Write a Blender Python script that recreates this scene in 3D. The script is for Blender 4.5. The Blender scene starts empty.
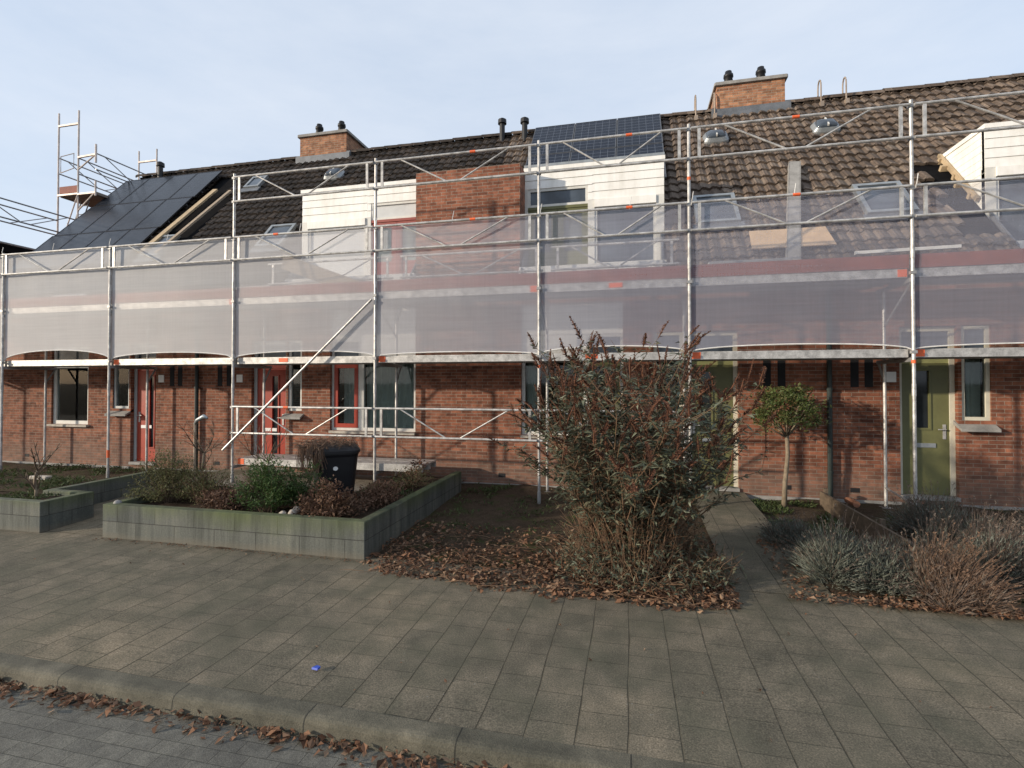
import bpy, math, random
from mathutils import Vector, noise as mnoise
rnd = random.Random(7)
scn = bpy.context.scene
COL = scn.collection

# ------------------------------------------------------------------ camera
FPX, YAW, TH, EYE = 508.0, math.radians(13.07), 0.015, 2.1
cam_d = bpy.data.cameras.new('camera'); cam = bpy.data.objects.new('camera', cam_d); COL.objects.link(cam)
cam.location = (0, 0, EYE); cam.rotation_euler = (math.pi/2 + TH, 0, YAW)
cam_d.sensor_width = 36; cam_d.lens = FPX/1024*36
cam_d.shift_y = (-1 - FPX*math.tan(TH))/1024
cam_d.clip_end = 4000; cam_d.clip_start = .05
scn.camera = cam
scn.render.resolution_x, scn.render.resolution_y = 1024, 768

# ------------------------------------------------------------------ node helpers
def mat(name):
    m = bpy.data.materials.new(name); m.use_nodes = True
    nt = m.node_tree; b = nt.nodes['Principled BSDF']
    return m, nt, b
def N(nt, t, **kw):
    n = nt.nodes.new(t)
    for k, v in kw.items():
        if k in n.inputs: n.inputs[k].default_value = v
        else: setattr(n, k, v)
    return n
def L(nt, a, b): nt.links.new(a, b)
def ramp(nt, fac, stops):
    r = N(nt, 'ShaderNodeValToRGB'); e = r.color_ramp.elements
    while len(e) < len(stops): e.new(.5)
    for i, (p, c) in enumerate(stops): e[i].position = p; e[i].color = (*c, 1)
    L(nt, fac, r.inputs['Fac']); return r.outputs['Color']
def mixc(nt, fac, a, b, mode='MIX'):
    n = N(nt, 'ShaderNodeMix', data_type='RGBA', blend_type=mode)
    for s, v in ((n.inputs['Factor'], fac), (n.inputs['A'], a), (n.inputs['B'], b)):
        if isinstance(v, (int, float)): s.default_value = v
        elif isinstance(v, tuple): s.default_value = (*v, 1)
        else: L(nt, v, s)
    return n.outputs['Result']
def math_(nt, op, a, b=0.0):
    n = N(nt, 'ShaderNodeMath', operation=op)
    for i, v in enumerate((a, b)):
        if isinstance(v, (int, float)): n.inputs[i].default_value = v
        else: L(nt, v, n.inputs[i])
    return n.outputs[0]
def noise(nt, vec, scale, detail=4, rough=.55):
    n = N(nt, 'ShaderNodeTexNoise', Scale=scale, Detail=detail, Roughness=rough)
    L(nt, vec, n.inputs['Vector']); return n.outputs['Fac']
def N_sep(nt, c):
    s = N(nt, 'ShaderNodeSeparateColor'); L(nt, c, s.inputs[0]); return s.outputs[0]
def pos(nt): return N(nt, 'ShaderNodeNewGeometry').outputs['Position']
def bump(nt, b, h, strength=.3, dist=.01):
    n = N(nt, 'ShaderNodeBump', Strength=strength, Distance=dist)
    L(nt, h, n.inputs['Height']); L(nt, n.outputs['Normal'], b.inputs['Normal'])
def swz(nt, p, a, b):
    s = N(nt, 'ShaderNodeSeparateXYZ'); L(nt, p, s.inputs[0])
    o = {'x': s.outputs[0], 'y': s.outputs[1], 'z': s.outputs[2]}
    def g(k):
        r = o[k[0]]
        for c in k[1:]: r = math_(nt, 'ADD', r, o[c])
        return r
    c = N(nt, 'ShaderNodeCombineXYZ'); L(nt, g(a), c.inputs[0]); L(nt, g(b), c.inputs[1])
    return c.outputs[0]

def plain(name, c, rough=.6, metal=0, var=.15, scale=6, spec=.4, bmp=0):
    m, nt, b = mat(name)
    f = noise(nt, pos(nt), scale, 5)
    f2 = noise(nt, pos(nt), scale*7, 3)
    d = tuple(x*(1-var*1.6) for x in c); u = tuple(min(1, x*(1+var)) for x in c)
    col = ramp(nt, f, [(.3, d), (.65, u)])
    col = mixc(nt, .25, col, ramp(nt, f2, [(.35, d), (.6, u)]))
    L(nt, col, b.inputs['Base Color'])
    b.inputs['Roughness'].default_value = rough; b.inputs['Metallic'].default_value = metal
    b.inputs['Specular IOR Level'].default_value = spec
    if bmp: bump(nt, b, f2, bmp, .005)
    return m

def brick_mat(name, c1, c2, mortar, w=.215, h=.0625, joint=.010):
    m, nt, b = mat(name); p = pos(nt)
    v = swz(nt, p, 'xy', 'z')
    t = N(nt, 'ShaderNodeTexBrick', Scale=1.0)
    t.inputs['Brick Width'].default_value = w; t.inputs['Row Height'].default_value = h
    t.inputs['Mortar Size'].default_value = joint/2; t.inputs['Mortar Smooth'].default_value = .3
    t.inputs['Color1'].default_value = (*c1, 1); t.inputs['Color2'].default_value = (*c2, 1); t.inputs['Mortar'].default_value = (*mortar, 1)
    L(nt, v, t.inputs['Vector'])
    big = noise(nt, p, .9, 5, .6); mid = noise(nt, p, 9, 4); fine = noise(nt, p, 60, 3)
    c = mixc(nt, .55, t.outputs['Color'], ramp(nt, big, [(.3, (.62, .58, .56)), (.55, (1, 1, 1)), (.75, (1.25, 1.2, 1.15))]), 'MULTIPLY')
    c = mixc(nt, .85, c, ramp(nt, mid, [(.28, (.55, .52, .5)), (.5, (1, 1, 1)), (.7, (1.35, 1.3, 1.25))]), 'MULTIPLY')
    wn = N(nt, 'ShaderNodeTexBrick', Scale=1.0)
    for k_ in ('Brick Width', 'Row Height', 'Mortar Size'): wn.inputs[k_].default_value = t.inputs[k_].default_value
    wn.inputs['Color1'].default_value = (.45, .42, .42, 1); wn.inputs['Color2'].default_value = (1.5, 1.42, 1.35, 1); wn.inputs['Mortar'].default_value = (1, 1, 1, 1); wn.inputs['Bias'].default_value = 0
    ofs = N(nt, 'ShaderNodeVectorMath', operation='ADD'); L(nt, v, ofs.inputs[0]); ofs.inputs[1].default_value = (w*22, h*46, 0); L(nt, ofs.outputs[0], wn.inputs['Vector'])
    c = mixc(nt, .55, c, wn.outputs['Color'], 'MULTIPLY')
    c = mixc(nt, .35, c, ramp(nt, fine, [(.3, (.6, .6, .6)), (.7, (1.3, 1.3, 1.3))]), 'MULTIPLY')
    sz = N(nt, 'ShaderNodeSeparateXYZ'); L(nt, p, sz.inputs[0])
    damp = math_(nt, 'SUBTRACT', 1.0, math_(nt, 'MULTIPLY', math_(nt, 'SUBTRACT', sz.outputs[2], math_(nt, 'MULTIPLY', big, .9)), 2.2))
    dn = N(nt, 'ShaderNodeClamp'); L(nt, damp, dn.inputs[0])
    c = mixc(nt, math_(nt, 'MULTIPLY', dn.outputs[0], .4), c, (.16, .135, .11))
    L(nt, c, b.inputs['Base Color']); b.inputs['Roughness'].default_value = .9; b.inputs['Specular IOR Level'].default_value = .2
    hh = math_(nt, 'ADD', math_(nt, 'MULTIPLY', t.outputs['Fac'], -1), math_(nt, 'MULTIPLY', fine, .5))
    bump(nt, b, hh, .5, .006)
    return m

def leaf_mat(name, cols, rough=.6, trans=.25):
    m, nt, b = mat(name)
    r = N(nt, 'ShaderNodeNewGeometry').outputs['Random Per Island']
    st = [((i+.0)/max(1, len(cols)-1), c) for i, c in enumerate(cols)]
    col = ramp(nt, r, st)
    col = mixc(nt, .4, col, ramp(nt, noise(nt, pos(nt), 3, 3), [(.3, (.6, .6, .6)), (.7, (1.35, 1.3, 1.25))]), 'MULTIPLY')
    L(nt, col, b.inputs['Base Color']); b.inputs['Roughness'].default_value = rough; b.inputs['Specular IOR Level'].default_value = .3
    if trans:
        tr = N(nt, 'ShaderNodeBsdfTranslucent'); L(nt, col, tr.inputs['Color'])
        mx = N(nt, 'ShaderNodeMixShader'); mx.inputs[0].default_value = trans
        L(nt, b.outputs[0], mx.inputs[1]); L(nt, tr.outputs[0], mx.inputs[2])
        L(nt, mx.outputs[0], nt.nodes['Material Output'].inputs['Surface'])
    return m

M = {}
M['brick'] = brick_mat('brick', (.25, .104, .064), (.175, .072, .047), (.235, .195, .16))
M['chimney_brick'] = brick_mat('chimney brick', (.36, .19, .11), (.27, .13, .08), (.30, .26, .21))
def clad_mat():
    m, nt, b = mat('white cladding'); p = pos(nt)
    mp = N(nt, 'ShaderNodeMapping'); mp.inputs['Scale'].default_value = (5, 5, .5); L(nt, p, mp.inputs['Vector'])
    c = ramp(nt, noise(nt, mp.outputs[0], 1.4, 5, .65), [(.3, (.70, .69, .65)), (.6, (.82, .81, .78))])
    c = mixc(nt, .5, c, ramp(nt, noise(nt, p, 3, 5, .7), [(.32, (.82, .80, .76)), (.6, (1, 1, 1))]), 'MULTIPLY')
    L(nt, c, b.inputs['Base Color']); b.inputs['Roughness'].default_value = .6; return m
M['white'] = clad_mat()
M['white_frame'] = plain('white frame paint', (.60, .59, .55), .45, var=.08)
M['grey_frame'] = plain('grey frame paint', (.42, .43, .42), .45, var=.08)
M['red'] = plain('red door paint', (.31, .034, .016), .4, var=.15, scale=3)
M['dullred'] = plain('dull red paint', (.26, .065, .05), .45, var=.1)
M['green'] = plain('olive green paint', (.125, .125, .052), .45, var=.1, scale=3)
M['palegreen'] = plain('pale green paint', (.33, .33, .14), .5, var=.1)
M['cream'] = plain('cream frame paint', (.55, .52, .42), .5, var=.1)
M['black'] = plain('black plastic', (.010, .010, .012), .5, var=.2)
M['downpipe'] = plain('dark green pipe', (.018, .026, .024), .45, var=.2)
M['zinc'] = plain('zinc sheet', (.30, .32, .33), .45, .5, var=.15)
M['steel'] = plain('galvanised steel', (.44, .43, .415), .45, .4, var=.32, scale=9)
M['steel_dark'] = plain('dull galvanised steel', (.30, .30, .30), .5, .4, var=.2)
M['rust_steel'] = plain('aged reddish painted steel', (.52, .45, .41), .55, .2, var=.25)
M['orange'] = plain('orange marker', (.72, .13, .04), .5, var=.1)
M['toe'] = plain('red brown timber', (.21, .062, .045), .75, var=.18, scale=3)
M['concrete'] = plain('grey concrete', (.26, .25, .235), .9, var=.2, scale=5, bmp=.3)
M['stone'] = plain('pale stone', (.40, .36, .31), .9, var=.2, scale=9, bmp=.3)
M['lead'] = plain('lead flashing', (.14, .15, .165), .5, .2, var=.2)
M['felt'] = plain('roofing felt', (.007, .007, .008), .95, var=.3, spec=.05)
M['dark'] = plain('dark opening', (.01, .01, .012), .8, var=.2)
M['curtain'] = plain('pale curtain', (.42, .45, .42), .8, var=.08, scale=2)
M['card'] = plain('raw board', (.52, .36, .22), .8, var=.12, scale=4)
M['blue'] = plain('blue plastic', (.03, .08, .45), .4, var=.1)
M['terracotta'] = plain('terracotta', (.26, .12, .07), .8, var=.15)
M['hook'] = plain('brown hook steel', (.30, .24, .19), .5, .3, var=.2)
M['numplate'] = plain('enamel plate', (.72, .72, .70), .4, var=.05)

def wood_mat(name, c, sx=(1, 1, 8)):
    m, nt, b = mat(name)
    mp = N(nt, 'ShaderNodeMapping'); mp.inputs['Scale'].default_value = sx
    L(nt, pos(nt), mp.inputs['Vector'])
    f = noise(nt, mp.outputs[0], 6, 5, .65)
    L(nt, ramp(nt, f, [(.25, tuple(x*.55 for x in c)), (.7, tuple(x*1.2 for x in c))]), b.inputs['Base Color'])
    b.inputs['Roughness'].default_value = .8; bump(nt, b, f, .3, .004)
    return m
M['batten'] = wood_mat('batten timber', (.42, .32, .20), (8, 1, 1))
M['plank'] = wood_mat('weathered plank', (.33, .26, .19), (1, 8, 8))
M['edging'] = wood_mat('edging timber', (.115, .085, .058), (8, 1, 3))
M['scafdeck'] = wood_mat('deck ply', (.24, .20, .17), (1, 8, 2))

def glass_mat(name, c, rough=.06):
    m, nt, b = mat(name)
    f = noise(nt, pos(nt), 2.2, 3)
    L(nt, ramp(nt, f, [(.35, tuple(x*.6 for x in c)), (.65, tuple(x*1.3 for x in c))]), b.inputs['Base Color'])
    b.inputs['Roughness'].default_value = rough; b.inputs['Specular IOR Level'].default_value = .5
    return m
def clear_glass(name):
    m = bpy.data.materials.new(name); m.use_nodes = True; nt = m.node_tree; nt.nodes.clear()
    o = N(nt, 'ShaderNodeOutputMaterial'); t = N(nt, 'ShaderNodeBsdfTransparent'); t.inputs['Color'].default_value = (.82, .86, .85, 1)
    g = N(nt, 'ShaderNodeBsdfGlossy'); g.inputs['Roughness'].default_value = .03
    f = N(nt, 'ShaderNodeFresnel', IOR=1.45); mx = N(nt, 'ShaderNodeMixShader'); L(nt, f.outputs[0], mx.inputs[0]); L(nt, t.outputs[0], mx.inputs[1]); L(nt, g.outputs[0], mx.inputs[2])
    L(nt, mx.outputs[0], o.inputs['Surface']); return m
M['clear'] = clear_glass('clear window glass')
M['glass'] = glass_mat('dark window glass', (.018, .022, .026))
M['glass_blue'] = glass_mat('bluish window glass', (.055, .07, .09))
M['glass_pale'] = glass_mat('pane before pale blind', (.20, .235, .225))
M['glass_mid'] = glass_mat('pane before grey curtain', (.09, .10, .105))
M['shutter'] = plain('pale roller shutter', (.52, .53, .53), .5, var=.05)

# roof tiles: one random tone for each tile
TS, TW, CH = 1.15, .205, .30
SLEN = math.hypot(1, TS)
def tile_mat(name, c0, c1, c2):
    m, nt, b = mat(name); p = pos(nt)
    s = N(nt, 'ShaderNodeSeparateXYZ'); L(nt, p, s.inputs[0])
    ix = math_(nt, 'FLOOR', math_(nt, 'DIVIDE', s.outputs[0], TW))
    iy = math_(nt, 'FLOOR', math_(nt, 'DIVIDE', math_(nt, 'SUBTRACT', s.outputs[1], 9.25), CH/SLEN))
    cv = N(nt, 'ShaderNodeCombineXYZ'); L(nt, ix, cv.inputs[0]); L(nt, iy, cv.inputs[1])
    w = N(nt, 'ShaderNodeTexWhiteNoise', noise_dimensions='2D'); L(nt, cv.outputs[0], w.inputs['Vector'])
    big = noise(nt, p, .8, 5, .6); fine = noise(nt, p, 22, 5, .65)
    c = ramp(nt, w.outputs['Value'], [(0, c0), (.6, c1), (1, c2)])
    c = mixc(nt, .7, c, ramp(nt, big, [(.3, (.6, .6, .6)), (.7, (1.35, 1.3, 1.22))]), 'MULTIPLY')
    c = mixc(nt, .8, c, ramp(nt, fine, [(.3, (.55, .55, .52)), (.55, (1, 1, 1)), (.75, (1.7, 1.6, 1.45))]), 'MULTIPLY')
    li = ramp(nt, noise(nt, p, 7, 6, .7), [(.60, (0, 0, 0)), (.68, (1, 1, 1))])
    c = mixc(nt, math_(nt, 'MULTIPLY', N_sep(nt, li), .45), c, tuple(x*1.9 for x in c2))
    ms = ramp(nt, noise(nt, p, 2.3, 5, .65), [(.56, (0, 0, 0)), (.7, (1, 1, 1))])
    c = mixc(nt, math_(nt, 'MULTIPLY', N_sep(nt, ms), .5), c, tuple(x*.55 for x in c0))
    L(nt, c, b.inputs['Base Color']); b.inputs['Roughness'].default_value = .85; b.inputs['Specular IOR Level'].default_value = .25
    bump(nt, b, fine, .4, .01)
    return m
M['tile_dark'] = tile_mat('dark roof tile', (.030, .025, .022), (.045, .036, .031), (.07, .055, .046))  # left roofs' darker look from view angle and light, put into the tile colour
M['tile_brown'] = tile_mat('brown roof tile', (.085, .066, .054), (.12, .092, .075), (.18, .145, .12))

def solar_mat(name, cell, line, lw, nx, ny, rough=.12):
    m, nt, b = mat(name)
    g = N(nt, 'ShaderNodeTexCoord').outputs['Generated']
    t = N(nt, 'ShaderNodeTexBrick', Scale=1.0, offset=0.0)
    t.inputs['Brick Width'].default_value = 1/nx; t.inputs['Row Height'].default_value = 1/ny*1.0
    t.inputs['Mortar Size'].default_value = lw; t.inputs['Mortar Smooth'].default_value = 0
    t.inputs['Color1'].default_value = (*cell, 1); t.inputs['Color2'].default_value = (*[x*1.3 for x in cell], 1); t.inputs['Mortar'].default_value = (*line, 1)
    L(nt, g, t.inputs['Vector']); L(nt, t.outputs['Color'], b.inputs['Base Color'])
    b.inputs['Roughness'].default_value = rough; b.inputs['Specular IOR Level'].default_value = .16
    return m
M['solar_blue'] = solar_mat('blue solar cells', (.004, .007, .016), (.085, .10, .13), .004, 6, 10, .25)
M['solar_black'] = solar_mat('black solar cells', (.020, .024, .032), (.035, .04, .05), .004, 6, 10, .22)
M['solar_frame'] = plain('black panel frame', (.03, .03, .035), .4, .4)
M['solar_frame_alu'] = plain('aluminium panel frame', (.10, .105, .115), .4, .4)

# paving, road, soil
def paving_mat(name):
    m, nt, b = mat(name); p = pos(nt)
    warp = N(nt, 'ShaderNodeTexNoise', Scale=1.3, Detail=2); L(nt, p, warp.inputs['Vector'])
    va = N(nt, 'ShaderNodeVectorMath', operation='SCALE'); L(nt, warp.outputs['Color'], va.inputs[0]); va.inputs['Scale'].default_value = .035
    vb = N(nt, 'ShaderNodeVectorMath', operation='ADD'); L(nt, p, vb.inputs[0]); L(nt, va.outputs[0], vb.inputs[1])
    v = swz(nt, vb.outputs[0], 'y', 'x')
    t = N(nt, 'ShaderNodeTexBrick', Scale=1.0, offset=.5)
    t.inputs['Brick Width'].default_value = .302; t.inputs['Row Height'].default_value = .302
    t.inputs['Mortar Size'].default_value = .005; t.inputs['Mortar Smooth'].default_value = .8
    t.inputs['Color1'].default_value = (.162, .144, .113, 1); t.inputs['Color2'].default_value = (.132, .120, .095, 1); t.inputs['Mortar'].default_value = (.095, .088, .07, 1)
    sx = N(nt, 'ShaderNodeSeparateXYZ'); L(nt, vb.outputs[0], sx.inputs[0])
    fr_ = math_(nt, 'FRACT', math_(nt, 'ADD', math_(nt, 'DIVIDE', sx.outputs[0], .302), .5))
    ln = ramp(nt, math_(nt, 'ABSOLUTE', math_(nt, 'SUBTRACT', fr_, .5)), [(.008, (1, 1, 1)), (.032, (0, 0, 0))])
    L(nt, v, t.inputs['Vector'])
    big = noise(nt, p, .55, 6, .62); mid = noise(nt, p, 4.5, 5, .6); fine = noise(nt, p, 90, 3, .7)
    c = mixc(nt, .8, t.outputs['Color'], ramp(nt, big, [(.28, (.55, .57, .56)), (.5, (.95, .95, .93)), (.7, (1.4, 1.32, 1.2))]), 'MULTIPLY')
    c = mixc(nt, .6, c, ramp(nt, mid, [(.28, (.5, .53, .5)), (.7, (1.4, 1.32, 1.25))]), 'MULTIPLY')
    c = mixc(nt, .9, c, ramp(nt, fine, [(.3, (.45, .45, .45)), (.52, (1, 1, 1)), (.7, (1.7, 1.66, 1.6))]), 'MULTIPLY')
    lnm = ramp(nt, noise(nt, p, 1.1, 4, .7), [(.36, (.05, .05, .05)), (.62, (.75, .75, .75))])
    c = mixc(nt, math_(nt, 'MULTIPLY', N_sep(nt, ln), N_sep(nt, lnm)), c, (.028, .026, .02))
    sp = N(nt, 'ShaderNodeTexVoronoi', Scale=16.0); L(nt, p, sp.inputs['Vector'])
    spot = ramp(nt, sp.outputs['Distance'], [(.06, (1, 1, 1)), (.12, (0, 0, 0))])
    msk = math_(nt, 'MULTIPLY', math_(nt, 'GREATER_THAN', mid, .56), .45)
    c = mixc(nt, math_(nt, 'MULTIPLY', N_sep(nt, spot), msk), c, (.30, .30, .27))
    mo = ramp(nt, noise(nt, p, 1.7, 5, .6), [(.46, (0, 0, 0)), (.66, (1, 1, 1))])
    c = mixc(nt, math_(nt, 'MULTIPLY', N_sep(nt, mo), .5), c, (.085, .085, .06))
    L(nt, c, b.inputs['Base Color']); b.inputs['Roughness'].default_value = .92; b.inputs['Specular IOR Level'].default_value = .2
    hh = math_(nt, 'ADD', math_(nt, 'MULTIPLY', t.outputs['Fac'], -1.2), math_(nt, 'ADD', math_(nt, 'MULTIPLY', fine, .35), math_(nt, 'MULTIPLY', mid, .6)))
    bump(nt, b, hh, .6, .008)
    return m
M['paving'] = paving_mat('concrete paving tiles')

def road_mat():
    m, nt, b = mat('road bricks'); p = pos(nt)
    v = swz(nt, p, 'x', 'y')
    t = N(nt, 'ShaderNodeTexBrick', Scale=1.0)
    t.inputs['Brick Width'].default_value = .21; t.inputs['Row Height'].default_value = .105
    t.inputs['Mortar Size'].default_value = .004; t.inputs['Mortar Smooth'].default_value = .8
    t.inputs['Color1'].default_value = (.115, .111, .098, 1); t.inputs['Color2'].default_value = (.085, .083, .075, 1); t.inputs['Mortar'].default_value = (.045, .045, .038, 1)
    L(nt, v, t.inputs['Vector'])
    big = noise(nt, p, .8, 5); mid = noise(nt, p, 13, 5, .7); fine = noise(nt, p, 140, 2, .7)
    c = mixc(nt, .8, t.outputs['Color'], ramp(nt, big, [(.3, (.7, .7, .7)), (.7, (1.4, 1.38, 1.3))]), 'MULTIPLY')
    c = mixc(nt, .7, c, ramp(nt, mid, [(.3, (.6, .6, .6)), (.7, (1.5, 1.5, 1.45))]), 'MULTIPLY')
    c = mixc(nt, .8, c, ramp(nt, fine, [(.3, (.45, .45, .45)), (.7, (1.6, 1.6, 1.6))]), 'MULTIPLY')
    L(nt, c, b.inputs['Base Color']); b.inputs['Roughness'].default_value = .9
    bump(nt, b, math_(nt, 'ADD', math_(nt, 'MULTIPLY', t.outputs['Fac'], -1), math_(nt, 'ADD', fine, mid)), .5, .006)
    return m
M['road'] = road_mat()
def kerb_mat():
    m, nt, b = mat('kerb concrete'); p = pos(nt)
    v = swz(nt, p, 'x', 'yz')
    t = N(nt, 'ShaderNodeTexBrick', Scale=1.0, offset=0)
    t.inputs['Brick Width'].default_value = 1.0; t.inputs['Row Height'].default_value = 50.0
    t.inputs['Mortar Size'].default_value = .005
    t.inputs['Color1'].default_value = (.112, .104, .086, 1); t.inputs['Color2'].default_value = (.096, .091, .076, 1); t.inputs['Mortar'].default_value = (.03, .03, .026, 1)
    L(nt, v, t.inputs['Vector'])
    mid = noise(nt, p, 5, 5, .65); fine = noise(nt, p, 110, 3, .7)
    c = mixc(nt, .8, t.outputs['Color'], ramp(nt, mid, [(.3, (.6, .6, .56)), (.7, (1.4, 1.38, 1.3))]), 'MULTIPLY')
    c = mixc(nt, .7, c, ramp(nt, fine, [(.3, (.5, .5, .5)), (.7, (1.5, 1.5, 1.45))]), 'MULTIPLY')
    c = mixc(nt, .9, c, ramp(nt, noise(nt, p, 1.6, 6, .7), [(.35, (.5, .52, .47)), (.6, (1.1, 1.08, 1.02))]), 'MULTIPLY')
    L(nt, c, b.inputs['Base Color']); b.inputs['Roughness'].default_value = .9
    bump(nt, b, math_(nt, 'ADD', math_(nt, 'MULTIPLY', t.outputs['Fac'], -3), math_(nt, 'ADD', fine, mid)), .7, .008)
    return m
M['kerb'] = kerb_mat()
def soil_mat(name, a, c_, grass):
    m, nt, b = mat(name); p = pos(nt)
    mid = noise(nt, p, 3, 6, .7); fine = noise(nt, p, 45, 5, .75)
    c = ramp(nt, fine, [(.3, a), (.7, c_)])
    if grass:
        gm = ramp(nt, mid, [(.52, (0, 0, 0)), (.62, (1, 1, 1))])
        c = mixc(nt, math_(nt, 'MULTIPLY', N_sep(nt, gm), .7), c, grass)
    c = mixc(nt, .5, c, ramp(nt, noise(nt, p, 9, 4), [(.3, (.6, .6, .6)), (.7, (1.3, 1.3, 1.3))]), 'MULTIPLY')
    L(nt, c, b.inputs['Base Color']); b.inputs['Roughness'].default_value = 1; b.inputs['Specular IOR Level'].default_value = .1
    bump(nt, b, fine, .8, .03)
    return m
M['soil'] = soil_mat('bare soil', (.035, .026, .018), (.11, .08, .056), (.045, .06, .02))
M['bedsoil'] = soil_mat('planter soil', (.03, .022, .016), (.085, .06, .042), None)
M['sand'] = soil_mat('pale sandy paving', (.16, .14, .115), (.26, .235, .20), None)
M['ground'] = soil_mat('open ground', (.05, .045, .035), (.10, .09, .07), (.05, .065, .025))
def block_mat():
    m, nt, b = mat('concrete planter blocks'); p = pos(nt)
    v = swz(nt, p, 'xy', 'z')
    t = N(nt, 'ShaderNodeTexBrick', Scale=1.0)
    t.inputs['Brick Width'].default_value = .62; t.inputs['Row Height'].default_value = .226
    t.inputs['Mortar Size'].default_value = .005; t.inputs['Mortar Smooth'].default_value = .6
    t.inputs['Color1'].default_value = (.115, .12, .105, 1); t.inputs['Color2'].default_value = (.078, .086, .08, 1); t.inputs['Mortar'].default_value = (.03, .03, .025, 1)
    L(nt, v, t.inputs['Vector'])
    big = noise(nt, p, 1.2, 5); fine = noise(nt, p, 50, 4, .7)
    c = mixc(nt, .7, t.outputs['Color'], ramp(nt, fine, [(.3, (.65, .65, .65)), (.7, (1.3, 1.3, 1.3))]), 'MULTIPLY')
    s = N(nt, 'ShaderNodeSeparateXYZ'); L(nt, p, s.inputs[0])
    al = math_(nt, 'ADD', math_(nt, 'MULTIPLY', math_(nt, 'SUBTRACT', s.outputs[2], .30), 4.0), math_(nt, 'MULTIPLY', math_(nt, 'SUBTRACT', big, .45), 2.2))
    cl = N(nt, 'ShaderNodeClamp'); L(nt, al, cl.inputs[0])
    c = mixc(nt, math_(nt, 'MULTIPLY', cl.outputs[0], .9), c, (.075, .095, .036))
    mps = N(nt, 'ShaderNodeMapping'); mps.inputs['Scale'].default_value = (7, 7, .7); L(nt, p, mps.inputs['Vector'])
    c = mixc(nt, .8, c, ramp(nt, noise(nt, mps.outputs[0], 1.0, 5, .65), [(.34, (.5, .52, .5)), (.5, (.95, .95, .95)), (.68, (1.4, 1.36, 1.25))]), 'MULTIPLY')
    lo = math_(nt, 'SUBTRACT', math_(nt, 'MULTIPLY', big, 1.1), math_(nt, 'MULTIPLY', s.outputs[2], 6.0))
    c2 = N(nt, 'ShaderNodeClamp'); L(nt, lo, c2.inputs[0])
    c = mixc(nt, math_(nt, 'MULTIPLY', c2.outputs[0], .8), c, (.15, .125, .09))
    L(nt, c, b.inputs['Base Color']); b.inputs['Roughness'].default_value = .93
    bump(nt, b, math_(nt, 'ADD', math_(nt, 'MULTIPLY', t.outputs['Fac'], -1.5), math_(nt, 'MULTIPLY', fine, .5)), .5, .008)
    return m
M['block'] = block_mat()

def net_mat():
    m = bpy.data.materials.new('woven scaffold netting'); m.use_nodes = True
    nt = m.node_tree; nt.nodes.clear(); p = pos(nt)
    out = N(nt, 'ShaderNodeOutputMaterial')
    s = N(nt, 'ShaderNodeSeparateXYZ'); L(nt, p, s.inputs[0])
    mp = N(nt, 'ShaderNodeMapping'); mp.inputs['Scale'].default_value = (.35, 1, 9); L(nt, p, mp.inputs['Vector'])
    st = noise(nt, mp.outputs[0], 2.5, 5, .6)
    mp2 = N(nt, 'ShaderNodeMapping'); mp2.inputs['Scale'].default_value = (14, 1, .5); L(nt, p, mp2.inputs['Vector'])
    st2 = noise(nt, mp2.outputs[0], 2.0, 3, .6)
    view_dens = N(nt, 'ShaderNodeMapRange'); L(nt, s.outputs[0], view_dens.inputs['Value'])  # denser to the left: oblique-view thickening put into the sheet along X
    view_dens.inputs['From Min'].default_value = -12; view_dens.inputs['From Max'].default_value = 3
    view_dens.inputs['To Min'].default_value = NET_L; view_dens.inputs['To Max'].default_value = NET_R
    d = math_(nt, 'ADD', view_dens.outputs[0], math_(nt, 'ADD', math_(nt, 'MULTIPLY', math_(nt, 'SUBTRACT', st, .5), .16), math_(nt, 'MULTIPLY', math_(nt, 'SUBTRACT', st2, .5), .10)))
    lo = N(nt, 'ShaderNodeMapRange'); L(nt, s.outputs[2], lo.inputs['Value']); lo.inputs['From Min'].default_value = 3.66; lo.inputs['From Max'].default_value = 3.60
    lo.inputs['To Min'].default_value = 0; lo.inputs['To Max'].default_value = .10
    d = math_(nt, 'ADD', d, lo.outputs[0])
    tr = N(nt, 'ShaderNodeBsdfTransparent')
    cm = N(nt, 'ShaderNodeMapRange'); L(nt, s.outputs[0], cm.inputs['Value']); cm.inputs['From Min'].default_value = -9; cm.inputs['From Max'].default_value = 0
    nc = mixc(nt, cm.outputs[0], (.86, .85, .85), (.44, .45, .54))  # white left, purple-grey right: brighter and dimmer light painted into the net colour
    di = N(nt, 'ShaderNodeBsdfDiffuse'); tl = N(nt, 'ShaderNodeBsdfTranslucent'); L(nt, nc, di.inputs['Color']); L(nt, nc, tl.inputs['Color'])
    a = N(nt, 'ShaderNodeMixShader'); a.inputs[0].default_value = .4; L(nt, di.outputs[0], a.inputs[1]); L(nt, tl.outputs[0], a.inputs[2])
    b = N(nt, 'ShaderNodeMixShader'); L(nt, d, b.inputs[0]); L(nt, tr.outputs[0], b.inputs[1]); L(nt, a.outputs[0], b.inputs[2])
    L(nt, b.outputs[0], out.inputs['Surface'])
    return m
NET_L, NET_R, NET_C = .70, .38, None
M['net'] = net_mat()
M['nethem'] = plain('net hem', (.62, .61, .59), .7)

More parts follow.
